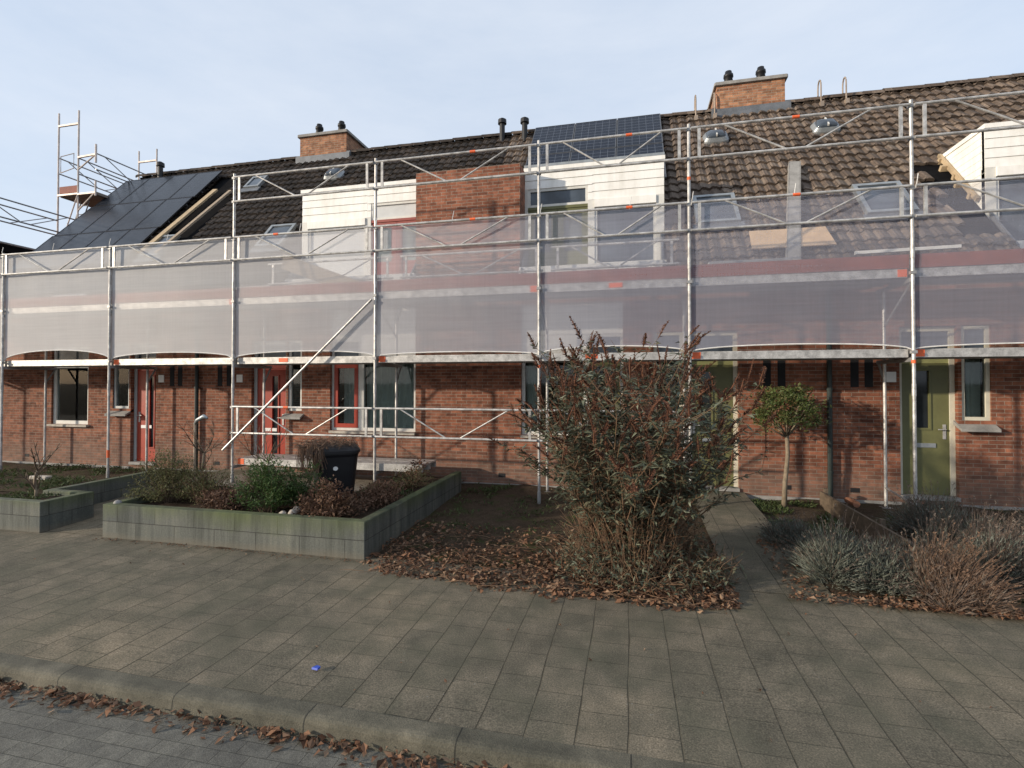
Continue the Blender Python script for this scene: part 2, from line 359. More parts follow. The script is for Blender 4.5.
M['bud_leaf'] = leaf_mat('butterfly bush leaf', [(.050, .060, .038), (.10, .118, .08), (.17, .19, .14), (.13, .14, .09), (.10, .06, .036)], .65, .2)
M['bud_spike'] = leaf_mat('dead flower spike', [(.065, .030, .019), (.115, .050, .030), (.16, .078, .045)], .85, 0)
M['twig'] = leaf_mat('bare twig', [(.12, .07, .044), (.18, .115, .07), (.09, .054, .036)], .85, 0)
M['twig_dark'] = leaf_mat('dark twig', [(.09, .065, .045), (.14, .10, .07)], .85, 0)
M['bark'] = plain('young bark', (.19, .15, .105), .85, var=.2, scale=20)
M['litter'] = leaf_mat('fallen leaf', [(.05, .028, .018), (.12, .058, .032), (.20, .10, .055), (.16, .10, .065), (.30, .20, .13)], .8, .15)
M['tree_leaf'] = leaf_mat('small tree leaf', [(.05, .075, .022), (.085, .12, .036), (.14, .165, .06), (.13, .11, .045)], .5, .25)
M['lav'] = leaf_mat('lavender leaf', [(.065, .075, .058), (.11, .125, .105), (.17, .185, .16)], .8, .15)
M['lav_stalk'] = leaf_mat('lavender stalk', [(.085, .06, .045), (.15, .11, .085), (.12, .092, .08), (.17, .15, .125)], .85, .1)
M['rust_stalk'] = leaf_mat('rusty stalk', [(.11, .066, .042), (.17, .105, .07), (.13, .10, .08)], .85, .1)
M['olive'] = leaf_mat('olive shrub leaf', [(.055, .062, .022), (.11, .115, .045), (.17, .155, .07)], .7, .2)
M['green_leaf'] = leaf_mat('fresh green leaf', [(.03, .06, .016), (.055, .10, .028), (.09, .14, .045)], .55, .25)
M['dead_leaf'] = leaf_mat('withered leaf', [(.07, .035, .022), (.12, .065, .042), (.17, .11, .075)], .85, .15)
M['grass'] = leaf_mat('ground cover', [(.035, .055, .015), (.06, .085, .028), (.09, .10, .045)], .7, .2)

# ------------------------------------------------------------------ mesh builder
WL = {}          # world location of objects used as parents
class MB:
    def __init__(s): s.v = []; s.f = []
    def quad(s, a, b, c, d):
        i = len(s.v); s.v += [tuple(a), tuple(b), tuple(c), tuple(d)]; s.f.append((i, i+1, i+2, i+3)); return s
    def tri(s, a, b, c):
        i = len(s.v); s.v += [tuple(a), tuple(b), tuple(c)]; s.f.append((i, i+1, i+2)); return s
    def box(s, x0, x1, y0, y1, z0, z1):
        i = len(s.v)
        s.v += [(x, y, z) for z in (z0, z1) for (x, y) in ((x0, y0), (x1, y0), (x1, y1), (x0, y1))]
        for q in ((3, 2, 1, 0), (4, 5, 6, 7), (0, 1, 5, 4), (1, 2, 6, 5), (2, 3, 7, 6), (3, 0, 4, 7)): s.f.append(tuple(i+k for k in q))
        return s
    def bevbox(s, x0, x1, y0, y1, z0, z1, e=.01):
        # box with its four vertical and top edges eased
        i = len(s.v)
        ring = lambda d, z: [(x0+d+e, y0+d, z), (x1-d-e, y0+d, z), (x1-d, y0+d+e, z), (x1-d, y1-d-e, z), (x1-d-e, y1-d, z), (x0+d+e, y1-d, z), (x0+d, y1-d-e, z), (x0+d, y0+d+e, z)]
        s.v += ring(0, z0)+ring(0, z1-e)+ring(e, z1)
        for r in (0, 8):
            for k in range(8): s.f.append((i+r+k, i+r+(k+1) % 8, i+r+8+(k+1) % 8, i+r+8+k))
        s.f.append(tuple(i+16+k for k in range(8))); s.f.append(tuple(i+7-k for k in range(8)))
        return s
    def poly(s, pts, off):
        """prism: polygon pts pushed by vector off"""
        i = len(s.v); n = len(pts); off = Vector(off)
        s.v += [tuple(p) for p in pts] + [tuple(Vector(p)+off) for p in pts]
        s.f.append(tuple(range(i, i+n))); s.f.append(tuple(range(i+2*n-1, i+n-1, -1)))
        for k in range(n): s.f.append((i+k, i+n+k, i+n+(k+1) % n, i+(k+1) % n))
        return s
    def tube(s, pts, r, n=8, cap=True):
        pts = [Vector(p) for p in pts]; rs = r if isinstance(r, (list, tuple)) else [r]*len(pts)
        i0 = len(s.v)
        for k, p in enumerate(pts):
            d = (pts[min(k+1, len(pts)-1)]-pts[max(k-1, 0)]).normalized()
            a = d.cross(Vector((0, 0, 1)) if abs(d.z) < .9 else Vector((1, 0, 0))).normalized(); b = d.cross(a)
            for j in range(n):
                t = 2*math.pi*j/n; s.v.append(tuple(p+(a*math.cos(t)+b*math.sin(t))*rs[k]))
        for k in range(len(pts)-1):
            for j in range(n):
                a = i0+k*n+j; b = i0+k*n+(j+1) % n; s.f.append((a, b, b+n, a+n))
        if cap:
            s.f.append(tuple(i0+j for j in range(n-1, -1, -1))); e = i0+(len(pts)-1)*n; s.f.append(tuple(e+j for j in range(n)))
        return s
    def bar(s, p, q, w, h, up=(0, 0, 1)):
        """rectangular bar from p to q; w across, h along up"""
        p = Vector(p); q = Vector(q); d = (q-p).normalized(); up = Vector(up)
        a = d.cross(up).normalized()*w/2; b = a.cross(d).normalized()*h/2
        i = len(s.v)
        for c in (p, q): s.v += [tuple(c-a-b), tuple(c+a-b), tuple(c+a+b), tuple(c-a+b)]
        for f in ((0, 1, 2, 3), (7, 6, 5, 4), (0, 4, 5, 1), (1, 5, 6, 2), (2, 6, 7, 3), (3, 7, 4, 0)): s.f.append(tuple(i+k for k in f))
        return s
    def leaf(s, p, d, nrm, l, w, bend=0.0):
        p = Vector(p); d = Vector(d).normalized(); a = d.cross(Vector(nrm))
        if a.length < 1e-4: a = d.cross(Vector((.3, .5, .8)))
        a.normalize(); n = a.cross(d)
        m = p+d*l*.5+n*bend*l*.3; e = p+d*l-n*bend*l*.3
        i = len(s.v); s.v += [tuple(p), tuple(m+a*w*.5), tuple(e), tuple(m-a*w*.5)]
        s.f.append((i, i+1, i+2, i+3)); return s
    def blade(s, p, q, w):
        p = Vector(p); q = Vector(q); a = (q-p).cross(Vector((rnd.uniform(-1, 1), rnd.uniform(-1, 1), .2)))
        if a.length < 1e-5: a = Vector((1, 0, 0))
        a = a.normalized()*w/2; i = len(s.v)
        s.v += [tuple(p-a), tuple(p+a), tuple(q)]; s.f.append((i, i+1, i+2)); return s
    def build(s, name, m, parent=None, smooth=False, base=None):
        me = bpy.data.meshes.new(name)
        if parent is not None: o0 = WL[parent.name]
        else:
            xs = [v[0] for v in s.v]; ys = [v[1] for v in s.v]; zs = [v[2] for v in s.v]
            o0 = Vector(base) if base else Vector(((min(xs)+max(xs))/2, (min(ys)+max(ys))/2, min(zs)))
        me.from_pydata([(v[0]-o0.x, v[1]-o0.y, v[2]-o0.z) for v in s.v], [], s.f); me.update()
        if smooth: me.polygons.foreach_set('use_smooth', [True]*len(me.polygons))
        me.materials.append(M[m])
        o = bpy.data.objects.new(name, me); COL.objects.link(o)
        if parent is not None: o.parent = parent
        else: o.location = o0
        WL[o.name] = Vector(o0)
        return o
def B(): return MB()
def tag(o, label=None, cat=None, group=None, kind=None):
    if label: o['label'] = label
    if cat: o['category'] = cat
    if group: o['group'] = group
    if kind: o['kind'] = kind
    return o
def thing(name, loc, label, cat, group=None):
    o = bpy.data.objects.new(name, None); COL.objects.link(o); o.location = loc; o.empty_display_size = .2
    WL[o.name] = Vector(loc); return tag(o, label, cat, group)
def U(a, b): return rnd.uniform(a, b)

# ------------------------------------------------------------------ the setting
tag(B().quad((-1500, -1500, -.16), (1500, -1500, -.16), (1500, 1500, -.16), (-1500, 1500, -.16)).build('ground', 'ground'), kind='structure')
tag(B().quad((-200, -8, -.12), (200, -8, -.12), (200, 2.85, -.12), (-200, 2.85, -.12)).build('road', 'road'), kind='structure')
KY0, KY1 = 2.84, 2.98
kb = B()
prof = [(KY0-.012, -.15), (KY0, -.035), (KY0+.010, -.014), (KY0+.025, -.004), (KY0+.05, .001), (KY1, .002), (KY1, -.15)]
for x0, x1 in ((-60, 60),):
    n = 240
    for k in range(n):
        a = x0+(x1-x0)*k/n; b = x0+(x1-x0)*(k+1)/n
        za = .004*mnoise.noise((a*.7, 0, 0)); zb = .004*mnoise.noise((b*.7, 0, 0))
        for (y, z), (y2, z2) in zip(prof, prof[1:]): kb.quad((a, y, z+za), (b, y, z+zb), (b, y2, z2+zb), (a, y2, z2+za))
tag(kb.build('kerb', 'kerb', smooth=False), kind='structure')
# pavement: slightly uneven sheet
def hgt(x, y): return .010*mnoise.noise((x*.5, y*.5, 3.1))+.004*mnoise.noise((x*2.3, y*2.3, 1.7))
def sheet(x0, x1, y0, y1, dx, dy, zf):
    b = B(); nx = max(1, round((x1-x0)/dx)); ny = max(1, round((y1-y0)/dy))
    for j in range(ny+1):
        for i in range(nx+1):
            x = x0+(x1-x0)*i/nx; y = y0+(y1-y0)*j/ny; b.v.append((x, y, zf(x, y)))
    for j in range(ny):
        for i in range(nx):
            a = j*(nx+1)+i; b.f.append((a, a+1, a+nx+2, a+nx+1))
    return b
tag(sheet(-40, 40, KY1, 5.62, .25, .2, lambda x, y: hgt(x, y)).build('pavement', 'paving', smooth=True), kind='structure')
def gz(x, y):  # garden level, rising a little to the wall
    return .012+max(0, y-5.4)*.032
tag(sheet(-40, 40, 5.25, 9.7, .12, .12, lambda x, y: gz(x, y)-.035+.05*mnoise.noise((x*1.3, y*1.3, 0))+.02*mnoise.noise((x*5, y*5, 0))-.05*max(0, 1-abs(y-5.25)/.25)).build('garden_soil', 'soil', smooth=True), kind='structure')
tag(sheet(1.02, 1.94, 5.56, 9.62, .12, .12, lambda x, y: hgt(x, y)+.004+max(0, y-5.6)*.045).build('garden_path', 'paving', smooth=True), kind='structure')
tag(sheet(-8.78, -7.02, 5.56, 9.62, .15, .15, lambda x, y: hgt(x, y)+.004+max(0, y-5.6)*.045).build('entrance_path', 'paving', smooth=True), kind='structure')
tag(sheet(-8.0, -3.2, 7.15, 9.62, .2, .2, lambda x, y: gz(x, y)+.045+.008*mnoise.noise((x*3, y*3, 0))).build('yard_paving', 'sand', smooth=True), kind='structure')

# ------------------------------------------------------------------ houses
WY = 9.6
EAVE_Y, EAVE_Z = 9.25, 4.2+1.15*(9.25-9.4)
RIDGE_Y, RIDGE_Z = 13.5, 8.915
def rz(y): return 4.2+1.15*(y-9.4)
def wall_holes(b, x0, x1, z0, z1, holes, y=WY, depth=.14):
    xs = sorted({x0, x1, *[h[0] for h in holes], *[h[1] for h in holes]}); zs = sorted({z0, z1, *[h[2] for h in holes], *[h[3] for h in holes]})
    xs = [x for x in xs if x0 <= x <= x1]; zs = [z for z in zs if z0 <= z <= z1]
    for a, c in zip(xs, xs[1:]):
        for d, e in zip(zs, zs[1:]):
            mx, mz = (a+c)/2, (d+e)/2
            if any(h[0] < mx < h[1] and h[2] < mz < h[3] for h in holes): continue
            b.quad((a, y, d), (c, y, d), (c, y, e), (a, y, e))
    for h in holes:
        a, c, d, e = h[:4]; y2 = y+(h[4] if len(h) > 4 else depth)
        b.quad((a, y, d), (a, y, e), (a, y2, e), (a, y2, d)); b.quad((c, y, d), (c, y2, d), (c, y2, e), (c, y, e))
        b.quad((a, y, e), (c, y, e), (c, y2, e), (a, y2, e)); b.quad((a, y, d), (a, y2, d), (c, y2, d), (c, y, d))
    return b

def roof_tiles(x0, x1, keep, s0=EAVE_Y, s1=RIDGE_Y):
    b = B(); dy = CH/SLEN; nrm = Vector((0, -TS, 1)).normalized()
    n = math.ceil((s1-s0)/dy-.01); per = 6; dx = TW/per
    i0 = math.floor(x0/dx); i1 = math.ceil(x1/dx)
    def prof(i):
        t = (i % per)/per
        return .027*(math.sin(2*math.pi*t)*.7+.3*math.sin(4*math.pi*t+.6))
    for c in range(n):
        ya = s0+c*dy; yb = min(ya+dy, s1)
        lift = .05
        for i in range(i0, i1):
            xa, xb = max(x0, i*dx), min(x1, (i+1)*dx)
            if xb-xa < 1e-4 or not keep((xa+xb)/2, (ya+yb)/2): continue
            tid = math.floor((i*dx+1e-6)/TW)
            j = .022*mnoise.noise((tid*7.3, c*5.1, .5)); sl = .035*mnoise.noise((tid*3.1, c*9.7, 4.5))
            def P(x, y, h): return Vector((x, y, rz(y)))+nrm*h
            a = P(xa, ya+sl, prof(i)+lift+j); d = P(xb, ya+sl, prof(i+1)+lift+j)
            e = P(xb, yb+.02, prof(i+1)+.0); f = P(xa, yb+.02, prof(i)+.0)
            b.quad(a, d, e, f)
            a2 = P(xa, ya+sl, prof(i)-.01); d2 = P(xb, ya+sl, prof(i+1)-.01)
            b.quad(a2, d2, d, a)
    return b

def frame_rect(b, x0, x1, z0, z1, y, t=.06, d=.07):
    b.box(x0, x0+t, y, y+d, z0, z1); b.box(x1-t, x1, y, y+d, z0, z1)
    b.box(x0+t, x1-t, y, y+d, z0, z0+t); b.box(x0+t, x1-t, y, y+d, z1-t, z1)
    return b
def window(par, x0, x1, z0, z1, y, fm, pm, t=.06, mull=(), sill=None, name='window'):
    b = frame_rect(B(), x0, x1, z0, z1, y, t)
    for mx in mull: b.box(mx-t/2, mx+t/2, y+.002, y+.068, z0+t, z1-t)
    w = b.build(name, fm, par)
    B().box(x0+t*.8, x1-t*.8, y+.035, y+.045, z0+t*.8, z1-t*.8).build('pane', pm, w)
    if sill: B().bevbox(x0-.05, x1+.05, sill[0], y+.03, z0-.055, z0-.003, .008).build('sill', sill[1], w)
    return w
def front_door(par, x0, x1, z0, y, dm, fm, ztop=2.42, glass=None, hinge_left=True, trim='numplate', tz=3.02, tm='palegreen'):
    """framed outer door with its transom: panel between leaf and light"""
    fr = B(); t = .07
    fr.box(x0, x0+t, y-.01, y+.09, z0, tz); fr.box(x1-t, x1, y-.01, y+.09, z0, tz); fr.box(x0+t, x1-t, y-.01, y+.09, tz-t, tz)
    fr.box(x0+t, x1-t, y-.008, y+.085, 2.55, 2.61)
    fo = fr.build('door_frame', fm, par)
    B().box(x0+t, x1-t, y+.02, y+.04, ztop+.005, 2.55).build('transom_panel', tm, fo)
    B().box(x0+t, x1-t, y+.03, y+.04, 2.61, tz-t).build('transom_light', 'glass_blue', fo)
    B().box(x0-.0, x1+.0, y-.14, y+.09, z0-.06, z0-.002).build('threshold', 'concrete', fo)
    a, c = x0+t+.004, x1-t-.004
    if glass is None: glass = (a+.18, a+.34, z0+.95, ztop-.12)
    g0, g1, h0, h1 = glass
    lf = B(); zb = z0+.004
    for q in ((a, g0, zb, ztop), (g1, c, zb, ztop), (g0, g1, zb, h0), (g0, g1, h1, ztop)): lf.box(q[0], q[1], y+.01, y+.055, q[2], q[3])
    # raised bead around the glass
    frame_rect(lf, g0-.03, g1+.03, h0-.03, h1+.03, y-.008, .028, .017)
    d = lf.build('door', dm, par)
    B().box(g0, g1, y+.028, y+.036, h0, h1).build('pane', 'glass', d)
    hx = c-.07 if hinge_left else a+.07
    hb = B().box(hx-.022, hx+.022, y-.001, y+.009, z0+.92, z0+1.16)
    s = -1 if hinge_left else 1
    hb.tube([(hx, y, z0+1.08), (hx, y-.045, z0+1.08), (hx+s*.11, y-.045, z0+1.08)], .009, 8)
    hb.build('handle', 'steel', d)
    mx = (a+c)/2
    B().box(mx-.16, mx+.14, y-.006, y+.009, z0+.78, z0+.85).build('letter_plate', trim, d)
    return d

HG = 'terraced houses of the brick row'
def house(x0, x1, label, tile, holes, extra, pier=None, cut=None, gable_l=False, gable_r=False, chimney=None):
    h = thing('terraced_house', ((x0+x1)/2, WY, .05), label, 'house', HG)
    w = B(); wall_holes(w, x0, x1, -.1, 4.12, holes)
    e = .003
    if pier:   # brick pier carried up between the dormers
        p0, p1 = pier
        w.quad((p0, WY, 4.12), (p1, WY, 4.12), (p1, WY, 6.38), (p0, WY, 6.38))
        yt = 9.4+(6.38-4.2)/1.15+.05
        w.quad((p0, WY, 6.38), (p1, WY, 6.38), (p1, yt, 6.38), (p0, yt, 6.38))
        for xx in (p0, p1): w.quad((xx, WY, 4.0), (xx, yt, 4.0), (xx, yt, 6.38), (xx, WY, 6.38))
    yb = 17.4
    w.quad((x0, yb, -.1), (x0, yb, 4.1), (x1, yb, 4.1), (x1, yb, -.1))
    if gable_l: w.poly([(x0, WY+.002, -.1), (x0, yb, -.1), (x0, yb, 4.1), (x0, 13.5, 8.75), (x0, WY+.002, 4.25)], (.2, 0, 0))
    if gable_r: w.poly([(x1, WY+.002, -.1), (x1, yb, -.1), (x1, yb, 4.1), (x1, 13.5, 8.75), (x1, WY+.002, 4.25)], (-.2, 0, 0))
    for xx in ([x0+.0] if not gable_l else [])+([x1-.0] if not gable_r else []):
        e_ = .002 if xx == x0 else -.002
        w.poly([(xx+e_, WY+.001, -.1), (xx+e_, yb, -.1), (xx+e_, yb, 4.05), (xx+e_, 13.5, 8.7), (xx+e_, WY+.001, 4.12)], (e_*5, 0, 0))
    w.quad((x0, WY, -.1), (x1, WY, -.1), (x1, yb, -.1), (x0, yb, -.1))
    w.build('wall', 'brick', h)
    pl = B(); xs = sorted([x0, x1]+[v for q in holes if q[2] < .3 for v in q[:2]])
    for a, c in zip(xs[::2], xs[1::2]): pl.box(a+.001, c-.001, WY-.035, WY+.02, -.12, .15)
    pl.build('plinth', 'concrete', h)
    vx = extra.get('vents', [])
    for v in vx: B().box(v-.07, v+.07, WY-.004, WY+.01, .27, .345).build('air_vent', 'dark', h)
    # roof: felt below, tiles above
    keep = cut or (lambda x, y: True)
    rf = roof_tiles(x0, x1, keep).build('roof', tile, h)
    fb = B(); nseg = 40
    for i in range(nseg):
        for k in range(30):
            xa = x0+(x1-x0)*i/nseg; xb = x0+(x1-x0)*(i+1)/nseg; ya = EAVE_Y+(RIDGE_Y-EAVE_Y)*k/30; yc = EAVE_Y+(RIDGE_Y-EAVE_Y)*(k+1)/30
            if (extra.get('feltkeep') or keep)((xa+xb)/2, (ya+yc)/2): fb.quad((xa, ya, rz(ya)-.03), (xb, ya, rz(ya)-.03), (xb, yc, rz(yc)-.03), (xa, yc, rz(yc)-.03))
    fb.quad((x0, 13.5, 8.9), (x1, 13.5, 8.9), (x1, 17.7, 4.0), (x0, 17.7, 4.0))
    fb.build('underlay', 'felt', rf)
    rb = B(); k = x0
    while k < x1-.05:
        k2 = min(k+.42, x1); j = U(-.008, .008)
        pts = []
        for t in range(7):
            a = math.pi*t/6; pts.append((13.5-.15*math.cos(a), 8.86+.125*math.sin(a)+j))
        for (ya, za), (yc, zc) in zip(pts, pts[1:]): rb.quad((k, ya, za+.012), (k2, ya, za), (k2, yc, zc), (k, yc, zc+.012))
        rb.quad((k, pts[0][0], pts[0][1]), (k, pts[3][0], pts[3][1]+.012), (k, pts[3][0], pts[3][1]-.03), (k, pts[0][0]+.03, pts[0][1]-.01))
        k = k2
    rb.build('ridge_tiles', tile, rf)
    # gutter, open half round
    gb = B()
    segs = extra.get('gutter', [(x0+.01, x1-.01)])
    for a, c in segs:
        pr = [(9.13+.075-.075*math.cos(t), 4.02-.07*math.sin(t)) for t in [math.pi*i/8 for i in range(9)]]
        for (ya, za), (yc, zc) in zip(pr, pr[1:]): gb.quad((a, ya, za), (c, ya, za), (c, yc, zc), (a, yc, zc))
        gb.tube([(a, 9.13, 4.025), (c, 9.13, 4.025)], .012, 6)
    gb.build('gutter', 'zinc', h)
    B().box(x0+.002, x1-.002, WY-.22, WY-.005, 3.93, 4.11).build('eaves_board', 'grey_frame', h)
    return h, rf

def slots(h, xs):
    for x in xs: B().box(x-.062, x+.062, WY-.003, WY+.02, 2.03, 2.58).build('slot_window', 'dark', h)
def number_plate(h, x, z=2.2): B().box(x-.075, x+.075, WY-.014, WY+.001, z-.085, z+.085).build('number_plate', 'numplate', h)

def dormer(h, x0, x1, side, dm, shutter, transom_pane, cheek='both', foil=False, topz=6.44):
    """flat roofed clad dormer, front at Y 10.1; side=+1: window to the right of the doors"""
    y = 10.1; zb = 4.32; W = x1-x0
    m = lambda t: x0+t if side > 0 else x1-t       # t counted from the pier
    def rng(a, b): return tuple(sorted((m(a), m(b))))
    d = B()
    # cladding boards on the front above the openings
    def boards(a, c, z0, z1):
        n = max(1, round((z1-z0)/.165)); s = (z1-z0)/n
        for k in range(n):
            q = z0+k*s
            d.poly([(a, y-.016, q+.004), (a, y-.004, q+s-.004), (a, y+.06, q+s-.004), (a, y+.06, q+.004)], (c-a, 0, 0))
        d.box(a, c, y+.001, y+.05, z0, z1)
    dz_l, dz_w = 5.60, 5.72
    a, c = rng(.0, 1.36); boards(a, c, 6.03, topz-.06)
    a, c = rng(1.36, W); boards(a, c, dz_w, topz-.06)
    a, c = rng(1.271, 1.359); boards(a, c, dz_w, 6.029)
    yr = 9.4+(topz-4.2)/1.15
    # cheeks
    for xs, on in ((x0, cheek in ('both', 'left')), (x1, cheek in ('both', 'right'))):
        if not on: continue
        s = 1 if xs == x0 else -1
        n = 12
        for k in range(n):
            q = 4.9+(topz-.04-4.9)*k/n; q2 = 4.9+(topz-.04-4.9)*(k+1)/n
            ye = lambda z: max(y+.02, 9.4+(z-4.2)/1.15+.05)
            d.poly([(xs+s*.0, y, q+.003), (xs, ye(q), q+.003), (xs, ye(q2), q2-.003), (xs, y, q2-.003)], (s*.04, 0, 0))
        d.poly([(xs+s*.012, y+.01, 4.7), (xs+s*.012, 9.4+(4.7-4.2)/1.15+.4, 4.7), (xs+s*.012, yr, topz-.05), (xs+s*.012, y+.01, topz-.05)], (s*.025, 0, 0))
    dm_o = d.build('dormer', 'white', h)
    B().box(x0-.02, x1+.02, y-.05, yr+.1, topz-.055, topz+.02).build('dormer_roof', 'white', dm_o)
    if foil: B().box(x0-.01, x1+.01, y-.052, yr, topz+.022, topz+.075).build('dormer_edging', 'zinc', dm_o)
    # corner posts
    for (a, c), zt in ((rng(W-.15, W), dz_w), (rng(1.27, 1.40), dz_w-.003), (rng(0.0, .06), 6.03)):
        B().box(a, c, y-.02, y+.08, zb, zt).build('frame_post', 'white_frame', dm_o)
    # window part
    a, c = rng(1.40, W-.15)
    w = window(dm_o, a, c, zb+.1, dz_w-.16, y+.0, 'white_frame', shutter, .05, mull=() if shutter != 'glass_blue' else ())
    B().box(a, c, y-.05, y+.06, dz_w-.155, dz_w-.005).build('shutter_housing', 'white', w)
    # door pair with its transom
    a, c = rng(.06, 1.27)
    for q, r in ((a, (a+c)/2-.005), ((a+c)/2+.005, c)):
        lf = frame_rect(B(), q, r, zb+.08, dz_l, y+.005, .12, .06)
        lf.box(q+.121, r-.121, y+.012, y+.055, zb+.2, zb+.42)
        dd = lf.build('balcony_door', dm, dm_o)
        B().box(q+.11, r-.11, y+.03, y+.04, zb+.41, dz_l-.11).build('pane', transom_pane, dd)
    window(dm_o, a, c, dz_l+.06, 6.03, y+.004, 'white_frame', 'glass_blue' if shutter != 'shutter' else 'shutter', .05, name='transom_window')
    B().box(a, c, y-.012, y+.06, dz_l+.002, dz_l+.058).build('door_head', dm, dm_o)
    B().box(x0, x1, WY-.1, y+.1, 4.2, zb).build('balcony_floor', 'white', dm_o)
    # triangular sides of the cut in the roof
    for xs in (x0, x1):
        s = 1 if xs == x0 else -1
        B().poly([(xs+s*.041, 9.45, 4.2), (xs+s*.041, y-.03, 4.2), (xs+s*.041, y-.03, rz(y-.03)), (xs+s*.041, 9.45, rz(9.45))], (s*.03, 0, 0)).build('balcony_side', 'lead', dm_o)
    return dm_o

def velux(rf, xc, yc, w=.78, l=.98, glass='glass_blue', name='roof_window', frame='zinc'):
    dyy = l/SLEN/2; nrm = Vector((0, -TS, 1)).normalized(); up = Vector((0, 1, TS)).normalized(); ax = Vector((1, 0, 0))
    c = Vector((xc, yc, rz(yc)))+nrm*.05
    def slab(b, a0, a1, u0, u1, h0, h1):
        P = lambda a, u, h: c+ax*a+up*u+nrm*h
        b.poly([P(a0, u0, h0), P(a1, u0, h0), P(a1, u1, h0), P(a0, u1, h0)], nrm*(h1-h0))
    t = .07; b = B()
    slab(b, -w/2, -w/2+t, -l/2, l/2, -.02, .07); slab(b, w/2-t, w/2, -l/2, l/2, -.02, .07)
    slab(b, -w/2+t, w/2-t, -l/2, -l/2+t, -.02, .069); slab(b, -w/2+t, w/2-t, l/2-t, l/2, -.02, .069)
    o = b.build(name, frame, rf)
    b = B(); slab(b, -w/2+t, w/2-t, -l/2+t, l/2-t, .03, .045); b.build('pane', glass, o)
    b = B(); slab(b, -w/2-.06, w/2+.06, -l/2-.2, -l/2-.002, .0, .03); b.build('flashing', 'lead', o)
    return o
def dome(rf, xc, yc, s=.46):
    nrm = Vector((0, -TS, 1)).normalized(); up = Vector((0, 1, TS)).normalized(); ax = Vector((1, 0, 0)); c = Vector((xc, yc, rz(yc)))+nrm*.04
    b = B()
    def rr(w, h): return [c+ax*(w*math.copysign(abs(math.cos(t))**.45, math.cos(t)))+up*(w*.8*math.copysign(abs(math.sin(t))**.45, math.sin(t)))+nrm*h for t in [2*math.pi*i/24 for i in range(24)]]
    def rings(b, rs):
        i0 = len(b.v)
        for r in rs: b.v += [tuple(p) for p in r]
        for k in range(len(rs)-1):
            for j in range(24): b.f.append((i0+k*24+j, i0+k*24+(j+1) % 24, i0+(k+1)*24+(j+1) % 24, i0+(k+1)*24+j))
        b.f.append(tuple(i0+(len(rs)-1)*24+j for j in range(24)))
    rings(b, [rr(s*.62, -.03), rr(s*.6, .02), rr(s*.5, .09), rr(s*.46, .09)])
    o = b.build('roof_light', 'zinc', rf)
    b = B(); rings(b, [rr(s*.455, .092), rr(s*.42, .13), rr(s*.3, .16), rr(s*.1, .17)]); b.build('pane', 'glass_blue', o, smooth=True)
    b = B(); b.bar(c+up*(-s*.36)+nrm*.14, c+up*(s*.36)+nrm*.14, .03, .05, nrm); b.build('glazing_bar', 'white_frame', o)
def chimney(rf, xc, w=1.54, y0=13.3, y1=14.5, top=9.50):
    b = B().box(xc-w/2, xc+w/2, y0, y1, 8.2, top-.06); c = b.build('chimney', 'chimney_brick', rf)
    B().bevbox(xc-w/2-.06, xc+w/2+.06, y0-.06, y1+.06, top-.058, top+.03, .02).build('chimney_cap', 'concrete', c)
    fl = B()
    zf = rz(y0)
    fl.box(xc-w/2-.12, xc+w/2+.12, y0-.045, y0-.002, zf-.05, zf+.17); fl.box(xc+w/2+.002, xc+w/2+.12, y0, y1-.4, 8.5, 8.9); fl.box(xc-w/2-.12, xc-w/2-.002, y0, y1-.4, 8.5, 8.9)
    fl.build('chimney_flashing', 'lead', c)
    for dx in (-.42, .34):
        p = Vector((xc+dx, 13.75, top+.032))
        B().tube([p, p+Vector((0, 0, .05)), p+Vector((0, 0, .34)), p+Vector((0, 0, .35)), p+Vector((0, 0, .42)), p+Vector((0, 0, .43)), p+Vector((0, 0, .5))], [.16, .14, .095, .12, .115, .085, .08], 14).build('chimney_pot', 'black', c, smooth=True)
def vent_pipe(rf, x, y):
    p = Vector((x, y, rz(y)-.05))
    B().tube([p, p+Vector((0, 0, .5)), p+Vector((0, 0, .51)), p+Vector((0, 0, .62)), p+Vector((0, 0, .66))], [.075, .075, .12, .115, .05], 12).build('vent_pipe', 'black', rf)
def downpipe(h, x):
    b = B().tube([(x, 9.2, 3.95), (x, 9.25, 3.88), (x, 9.5, 3.70), (x, 9.535, 3.6), (x, 9.535, .1)], .04, 10)
    for z in (.6, 2.0, 3.3): b.tube([(x, 9.535, z-.02), (x, 9.535, z+.02)], .05, 10)
    b.build('downpipe', 'downpipe', h)
def side_window(h, x0, x1, fm, ledge=True, z0=1.5, ztop=3.02):
    w = window(h, x0, x1, z0, 2.55, WY+.03, fm, 'clear', .055); curtain(h, x0+(x1-x0)*.45, x1-.03, z0, 2.5)
    window(h, x0, x1, 2.56, ztop, WY+.03, fm, 'glass_blue', .055, name='window')
    B().poly([(x0-.08, WY-.13, z0-.13), (x0-.08, WY+.10, z0-.005), (x0-.08, WY+.10, z0-.06), (x0-.08, WY-.13, z0-.17)], (x1-x0+.13, 0, 0)).build('sill', 'concrete', w)
def curtain(h, x0, x1, z0, z1, y=WY+.24, m='curtain'):
    b = B(); n = max(8, int((x1-x0)/.022)); i0 = len(b.v)
    for k in range(n+1):
        x = x0+(x1-x0)*k/n; q = y+.028*math.sin(x*46+.8*math.sin(x*13))
        b.v += [(x, q, z0), (x, q+.01*math.sin(x*30), z1)]
    for k in range(n): b.f.append((i0+2*k, i0+2*k+2, i0+2*k+3, i0+2*k+1))
    b.build('curtain', m, h, smooth=True)
